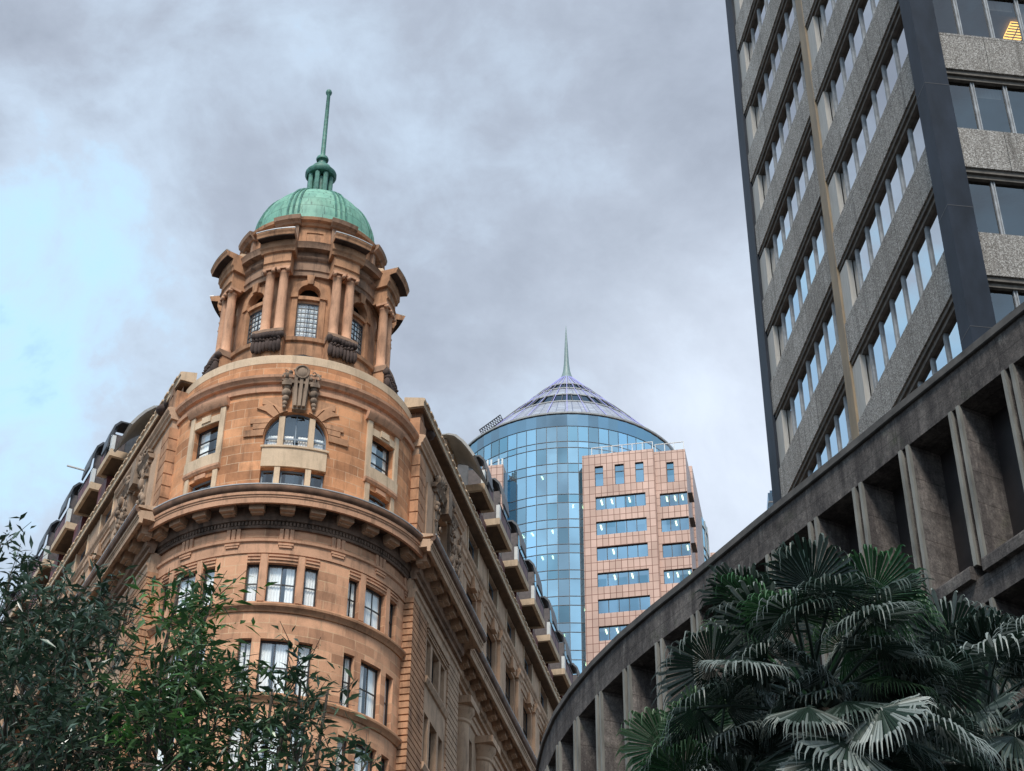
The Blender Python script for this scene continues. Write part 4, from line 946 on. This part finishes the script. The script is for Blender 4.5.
for r in (9.3, 7.1, 5.0, 3.5): MB().lathe([(r - .05, cz(r) - .02), (r + .1, cz(r) - .02), (r + .1, cz(r) + .12), (r - .05, cz(r) + .14)], 48).build('cone_ring', 'canopy', G)
mt['spire'] = simple('pale_green_spire', (.17, .235, .225), .5, 0, .2)
MB().lathe([(.95, 127.6), (.62, 128.4), (.42, 129.2), (.30, 130.4), (.18, 133.2), (.03, 136.1), (0, 136.15)], 16).build('spire', 'spire', G, 40)
fr = MB()                                                        # maintenance frame on the cone's left side
FA_ = lambda r, h, a=-47: FG.p(a, cz(r) + h, r + h * .8)
for i in range(11):
    t = i / 10; r = 12.9 - 3.0 * t; fr.tube([FA_(r, 0), FA_(r, .55)], .05, 4)
    if i < 10: fr.tube([FA_(r, .55), FA_(r - .3, .05)], .04, 4)
for h in (.05, .55): fr.tube([FA_(12.9, h), FA_(9.9, h)], .07, 5)
fr.build('roof_frame', 'frame', G)
def granite_block(o, hd, s0, s1, depth, cols, small, top, d0, lamps, seed):
    F = Plane(hd, 1, o); hol = []; rn = random.Random(seed)
    hol += [(a, b, 103.05, 105.55) for a, b in small]
    zs = [101.73 - 3.04 * k for k in range(26)]
    for z in zs: hol += [(a, b, z - 1.62, z) for a, b in cols]
    blk = MB().wall(F, s0, s1, 0, top, d0, hol, .35)
    blk.face([F.p(s0, 0, d0), F.p(s0, 0, d0 - depth), F.p(s0, top, d0 - depth), F.p(s0, top, d0)], [(0, 0), (depth, 0), (depth, top), (0, top)])
    blk.face([F.p(s1, 0, d0), F.p(s1, 0, d0 - depth), F.p(s1, top, d0 - depth), F.p(s1, top, d0)], [(0, 0), (depth, 0), (depth, top), (0, top)])
    blk.face([F.p(s0, top, d0), F.p(s1, top, d0), F.p(s1, top, d0 - depth), F.p(s0, top, d0 - depth)])
    W = blk.build('granite_block', 'granite', G)
    MB().box(F, s0 + .1, s1 - .1, 0, top - .2, d0 - depth + .1, d0 - 2.4).build('inner_wall', 'room', W)
    wins_ = [(a, b, 103.05, 105.55, 1) for a, b in small] + [(a, b, z - 1.62, z, 0) for z in zs[:8] for a, b in cols]
    for a, b, z0, z1, sm in wins_:
        w_ = MB().quad(F, a, b, z0, z1, d0 - .2).build('window', 'strip_glass', W, clean=False)
        m = MB(); n = max(1, round((b - a) / 1.05))
        for i in range(n + 1): x = a + (b - a) * i / n; m.box(F, x - .035, x + .035, z0, z1, d0 - .25, d0 - .15)
        for y in (z0, z1) + ((z0 + (z1 - z0) * .68,) if sm else ()): m.box(F, a, b, y - .04, y + .04, d0 - .25, d0 - .15)
        m.build('frame', 'frame', w_)
        if lamps and not sm:
            m = MB(); c = 0
            for i in range(n):
                if rn.random() < .45: x = a + (i + rn.uniform(.2, .6)) * (b - a) / n; m.box(F, x, x + .14, z1 - .12, z1 - .05, d0 - 1.5, d0 - .6); c += 1
            if c: m.build('ceiling_tubes', 'tube', w_)
            m = MB(); m.face([F.p(a - .5, z1 + .02, d0 - .36), F.p(b + .5, z1 + .02, d0 - .36), F.p(b + .5, z1 + .02, d0 - 2.3), F.p(a - .5, z1 + .02, d0 - 2.3)]); m.build('ceiling', 'ceiling', w_, clean=False)
    return F, W
go = (7.5803 - GX, 155.3151 - GY)
F1, W1 = granite_block(go, 101.5, -.1, 7.5, 16, [(1.22, 6.45)], [(1.22, 2.1), (3.33, 4.3), (5.49, 6.38)], 107.05, 0, True, 3)
F2g, W2 = granite_block(go, 101.5, 7.5, 10.75, 16, [(7.86, 10.72)], [(8.72, 9.48)], 107.0, -.6, True, 8)
granite_block(go, 101.5, -10.9, -8.6, 14, [], [], 107.05, 0, False, 4)
MB().box(F1, -8.59, -8.2, 0, 106.2, -14, -.4).build('dark_return', 'band_glass', G)
MB().box(F1, 10.0, 10.95, 0, 108.4, -18, -6.0).build('granite_return', 'granite', G)
for F, a, b, d in ((F1, .9, 7.4, -.3), (F1, 7.6, 10.6, -.9)):
    m = MB(); g = MB(); n = int((b - a) / .95)
    for i in range(n + 1): x = a + (b - a) * i / n; m.box(F, x - .04, x + .04, 107.0, 108.15, d - .05, d + .03)
    m.box(F, a, b, 108.1, 108.17, d - .05, d + .03)
    r_ = m.build('roof_railing', 'metal_white', G); g.quad(F, a, b, 107.1, 108.05, d).build('railing_glass', 'glass', r_, clean=False)
m = MB()
for x in (-10.5, -10.1, -9.3, -8.9): m.box(F1, x, x + .18, 107.0, 108.1, -.6, -.4)
m.build('roof_posts', 'metal_white', G)
FS = Cyl(182.2, 10, 3, (F1.p(1.2, 0, -17)[0], F1.p(1.2, 0, -17)[1]))
side = MB().quad(FS, 35, 120, 0, 107.2, 10.1); side.build('side_glass', 'drum_glass', G, clean=False)
MB().box(FS, 35, 120, 0, 106.8, 9, 9.7).build('inner_wall', 'room', G)
m = MB()
for k in range(12): m.box(FS, 35 + k * 7.3, 35.7 + k * 7.3, 20, 107.1, 10.06, 10.2)
for z in zr: 
    if z < 107: m.box(FS, 35, 120, z - .06, z + .06, 10.06, 10.18)
m.build('side_grid', 'canopy', G)

# ------------------------------------------------------------------ two towers far behind
def far_tower(name, label, x, y, w_, d_, top, mat, stripe):
    t = thing(name, label, 'building', (x, y, 0)); F = Axes((0, 0), hv(95), (math.sin(R_(185)), math.cos(R_(185))))
    MB().box(F, 0, w_, 0, top, -d_, 0).build('wall', mat, t)
    m = MB(); z = top - 2
    while z > top - 60: m.box(F, -.05, w_ + .05, z, z + stripe, -d_, .06); z -= 3.6
    m.build('window_bands', 'band_glass' if mat != 'farglass' else 'lead', t); MB().box(F, .4, w_ - .4, top, top + .8, -d_ + .5, -.5).build('roof', mat, t)
far_tower('distant_office', 'narrow brown office block far behind the right edge of the pink granite tower', 29.5, 228.0, 1.9, 10, 138.6, 'granite', 1.2)
mt['farsolid'] = glass('far_glass_solid', (.12, .25, .36), 2.6, .25, .08, (.6, .82, 1))
far_tower('distant_glass_tower', 'small blue glass block peeping out between the curved concrete front and the grey tower', 44.2, 256.2, 14, 10, 168.2, 'farglass', .3)

# ------------------------------------------------------------------ trees
def tree(name, label, base, top, clumps, mat, seed, n_twigs, leaf=.10):
    rn = random.Random(seed); t = thing(name, label, 'tree', (base[0], base[1], 0), 'street trees at the lower left')
    loc = lambda p: (p[0] - base[0], p[1] - base[1], p[2])
    hub = Vector((top[0], top[1], top[2])); tr = MB(); b = Vector((0, 0, 0)); h = Vector(loc(hub))
    tr.tube([b, b.lerp(h, .35) + Vector((.06, -.05, 0)), b.lerp(h, .7) + Vector((-.05, .04, 0)), h], [.13, .11, .085, .05], 10)
    crown = MB(); tot = sum(c[3] ** 2 * (c[4] if len(c) > 4 else 1) for c in clumps)
    for c in clumps:
        C = Vector(loc(c)); r = c[3]; k = int(n_twigs * r * r * (c[4] if len(c) > 4 else 1) / tot)
        st = h.lerp(C, .12) - Vector((0, 0, .25)); mid = st.lerp(C, .55) + Vector((rn.uniform(-.1, .1), rn.uniform(-.1, .1), -.12))
        if st.z < h.z - 2: st = h * .9
        tr.tube([h * .93, mid, C], [.024, .016, .008], 6)
        for i in range(k):
            d = Vector((rn.gauss(0, 1), rn.gauss(0, 1), rn.gauss(0, 1))).normalized(); rad = r * .74 * rn.uniform(.1, 1.0) ** .6
            P = C + Vector((d.x, d.y, d.z * .95)) * rad
            dirn = (d * .7 + Vector((rn.uniform(-.6, .6), rn.uniform(-.6, .6), rn.uniform(.1, .9)))).normalized()
            L = rn.uniform(.18, .36); m_ = rn.randint(6, 11)
            if rn.random() < .3: tr.tube([C.lerp(P, .35), P, P + dirn * L], [.006, .004, .002], 3)
            shade = rn.uniform(0, 1)
            for j in range(m_):
                f = j / (m_ - 1); p = P + dirn * L * f - Vector((0, 0, .06 * f * f))
                side = Vector((rn.gauss(0, 1), rn.gauss(0, 1), rn.gauss(0, .5))).normalized()
                ld = (dirn * .55 + side * .75 + Vector((0, 0, rn.uniform(-.45, .05)))).normalized(); ll = leaf * rn.uniform(.45, 1.35); wd = ll * rn.uniform(.10, .15)
                sv = ld.cross(Vector((rn.gauss(0, .6), rn.gauss(0, .6), 1))).normalized(); up_ = sv.cross(ld)
                a, bq, cq, e = p, p + ld * ll * .38 + sv * wd, p + ld * ll - Vector((0, 0, ll * .2)), p + ld * ll * .38 - sv * wd
                mid_ = p + ld * ll * .42 - up_ * wd * .35; v_ = min(1, max(0, shade + rn.uniform(-.2, .2)))
                crown.face([a, bq, mid_], [(0, v_)] * 3); crown.face([bq, cq, mid_], [(0, v_)] * 3); crown.face([a, mid_, e], [(0, v_)] * 3); crown.face([mid_, cq, e], [(0, v_)] * 3)
    tr.build('trunk', 'bark', t, 60); crown.build('crown', mat, t, clean=False); return t
CL_A = [(-3.40, 10.46, 7.68, 0.22, 0.5), (-3.56, 10.62, 8.02, 0.16, 0.5), (-3.43, 10.45, 7.30, 0.42, 1.0), (-3.02, 10.16, 7.21, 0.32, 1.0), (-2.77, 10.44, 7.39, 0.24, 1.2), (-2.78, 10.02, 6.89, 0.36, 1.2), (-3.01, 9.75, 6.57, 0.45, 1.0), (-2.73, 10.14, 6.60, 0.36, 1.0), (-2.80, 9.60, 6.07, 0.50, 1.0), (-2.44, 9.80, 6.14, 0.38, 1.1), (-3.48, 10.23, 6.63, 0.50, 0.7), (-2.60, 10.59, 7.38, 0.12, 1.0), (-2.60, 9.66, 5.79, 0.50, 0.8)]
CL_B = [(-2.06, 10.09, 7.11, 0.24, 1.5), (-2.16, 10.07, 7.34, 0.13, 1.2), (-1.90, 10.02, 6.86, 0.22, 1.2), (-2.14, 10.07, 6.89, 0.20, 1.2), (-1.96, 10.21, 7.36, 0.12, 1.0), (-1.94, 9.81, 6.48, 0.30, 2.0), (-2.14, 9.67, 6.27, 0.28, 2.0), (-1.76, 9.74, 6.25, 0.28, 2.0), (-1.97, 9.50, 5.88, 0.35, 2.0), (-1.60, 9.67, 5.96, 0.25, 2.0), (-2.33, 9.73, 6.36, 0.18, 1.0)]
CL_C = [(-1.46, 9.89, 6.56, 0.13, 1.2), (-1.28, 9.82, 6.57, 0.16, 1.4), (-1.11, 9.84, 6.53, 0.10, 1.1), (-1.34, 9.71, 6.23, 0.20, 1.2), (-1.51, 9.78, 6.14, 0.22, 1.2), (-1.17, 9.73, 6.18, 0.15, 1.2), (-1.01, 9.65, 5.95, 0.15, 1.0), (-1.24, 9.62, 5.91, 0.26, 1.0), (-0.85, 9.86, 6.07, 0.09, 1.0)]
tree('broadleaf_tree', 'broad dark leafy tree filling the lower left corner, darkest of the three trees', (-3.3, 10.6), (-3.2, 10.5, 6.3), CL_A, 'leaf_dark', 11, 720)
tree('broadleaf_tree', 'bright green upright tree with narrow leaves in front of the left rusticated pier', (-2.1, 10.0), (-2.1, 10.05, 5.7), CL_B, 'leaf_green', 12, 420)
tree('young_tree', 'slender young tree with sparse narrow leaves before the rounded front, smallest of the three', (-1.35, 9.8), (-1.35, 9.85, 5.2), CL_C, 'leaf_mid', 13, 120)

# ------------------------------------------------------------------ fan palms
def frond_mesh(parent, hub0, az, elv, pl, R, rn, dead=0, green=0):
    """petiole from the crown, then a folded fan with drooping tips"""
    d = Vector((math.sin(az) * math.cos(elv), math.cos(az) * math.cos(elv), math.sin(elv))); m = MB()
    pts = [hub0 + d * pl * t - Vector((0, 0, .22 * pl * t * t)) for t in (0, .35, .7, 1)]
    m.tube(pts, [.02, .014, .011, .009], 5)
    m.uv = [[(0, .6)] * len(f) for f in m.f]
    hub = pts[-1]; ax = (pts[-1] - pts[-2]).normalized(); ax = (ax + Vector((0, 0, -.25))).normalized()
    side = ax.cross(Vector((0, 0, 1)) if abs(ax.z) < .95 else Vector((math.cos(az), -math.sin(az), 0))).normalized(); nor = side.cross(ax).normalized()
    tw = rn.gauss(0, .45); side, nor = side * math.cos(tw) + nor * math.sin(tw), nor * math.cos(tw) - side * math.sin(tw)
    n = rn.randint(44, 54); span = R_(rn.uniform(125, 150)); cup = rn.uniform(.05, .3)
    tone = rn.random()
    for i in range(n):
        a = -span + 2 * span * (i + .5) / n + rn.uniform(-.012, .012)
        L = R * (1 - .22 * (abs(a) / span) ** 2) * rn.uniform(.93, 1.07); w = 2 * span / n * .42
        dr = (ax * math.cos(a) + side * math.sin(a)).normalized(); dr = (dr - nor * cup * (1 - math.cos(a) * .4)).normalized()
        sv = (-ax * math.sin(a) + side * math.cos(a)).normalized(); drop = rn.uniform(.45, 1.1); br = rn.uniform(.60, .76)
        row = []
        for f in (.03, .3, br, .78, .9, 1.0):
            p = hub + dr * L * f
            if f > br:
                g = (f - br) / (1 - br); p = hub + dr * L * (br + (f - br) * (1 - .62 * min(1, g * drop))) - Vector((0, 0, L * (1 - br) * .95 * drop * g ** 1.3))
            else: p = p - Vector((0, 0, L * .06 * f * f))
            ww = L * (f if f <= br else br) * w * (1 if f <= br else max(.10, .6 * (1 - (f - br) / (1 - br)) + .12))
            fold = nor * ww * .55
            row.append((p - sv * ww - fold * .0, p + fold, p + sv * ww, f))
        v0 = .05 + .5 * tone + rn.uniform(-.1, .1)
        for A, C in zip(row, row[1:]):
            v = min(1, v0 + (.45 if C[3] > .7 else 0)); U = [(0, v)] * 4  # outer segments lightened: sky sheen painted as leaf colour
            m.face([A[0], C[0], C[1], A[1]], U); m.face([A[1], C[1], C[2], A[2]], U)
    return m.build('frond', ('palm' if not green else 'palm_green') if not dead else 'palm_dry', parent, clean=False)
mt['palm_green'] = leafmat('fresh_palm_leaf', (.015, .05, .018), (.03, .10, .035), (.16, .24, .13), .42, None, .35)
mt['palm_dry'] = leafmat('dry_palm_leaf', (.05, .035, .02), (.10, .075, .04), (.16, .12, .07), .5)
def palm(name, label, base, crown, R, n, seed):
    rn = random.Random(seed); t = thing(name, label, 'palm tree', (base[0], base[1], 0), 'fan palms before the curved concrete front')
    c = Vector((crown[0] - base[0], crown[1] - base[1], crown[2])); tr = MB()
    tr.tube([(0, 0, 0), c * .3 + Vector((.03, .02, 0)), c * .7, c - Vector((0, 0, .1))], [.2, .15, .14, .15], 12)
    k = 0; z = 1.5
    while z < c.z - .5: tr.lathe([(.145, z), (.165, z + .02), (.15, z + .05)], 12, (c.x * z / c.z + .01, c.y * z / c.z)); z += .13
    tr.build('trunk', 'bark', t, 60)
    for i in range(n):
        f = (i + .5) / n; elv = math.asin(max(-1, min(1, 1.0 - 1.62 * f))) + rn.gauss(0, .22); az = i * 2.39996 + rn.uniform(-.45, .45)
        frond_mesh(t, c + Vector((rn.uniform(-.07, .07), rn.uniform(-.07, .07), .12 - .5 * f)), az, elv, R * rn.uniform(.8, 2.1), R * rn.uniform(.72, 1.06), rn, dead=(f > .9 and rn.random() < .5), green=(f < .3 and rn.random() < .22))
    return t
palm('fan_palm', 'large dark fan palm with drooping fronds whose tip sheen is painted, tallest palm before the curved concrete front', (1.9, 10.5), (1.97, 10.33, 6.72), .47, 104, 21)
palm('fan_palm', 'smaller fan palm at the right edge, partly behind the large palm', (3.75, 12.3), (3.55, 12.0, 7.40), .54, 78, 22)
palm('fan_palm', 'low young fan palm in front at the left foot of the large palm', (1.32, 10.4), (1.30, 10.35, 5.95), .40, 40, 23)
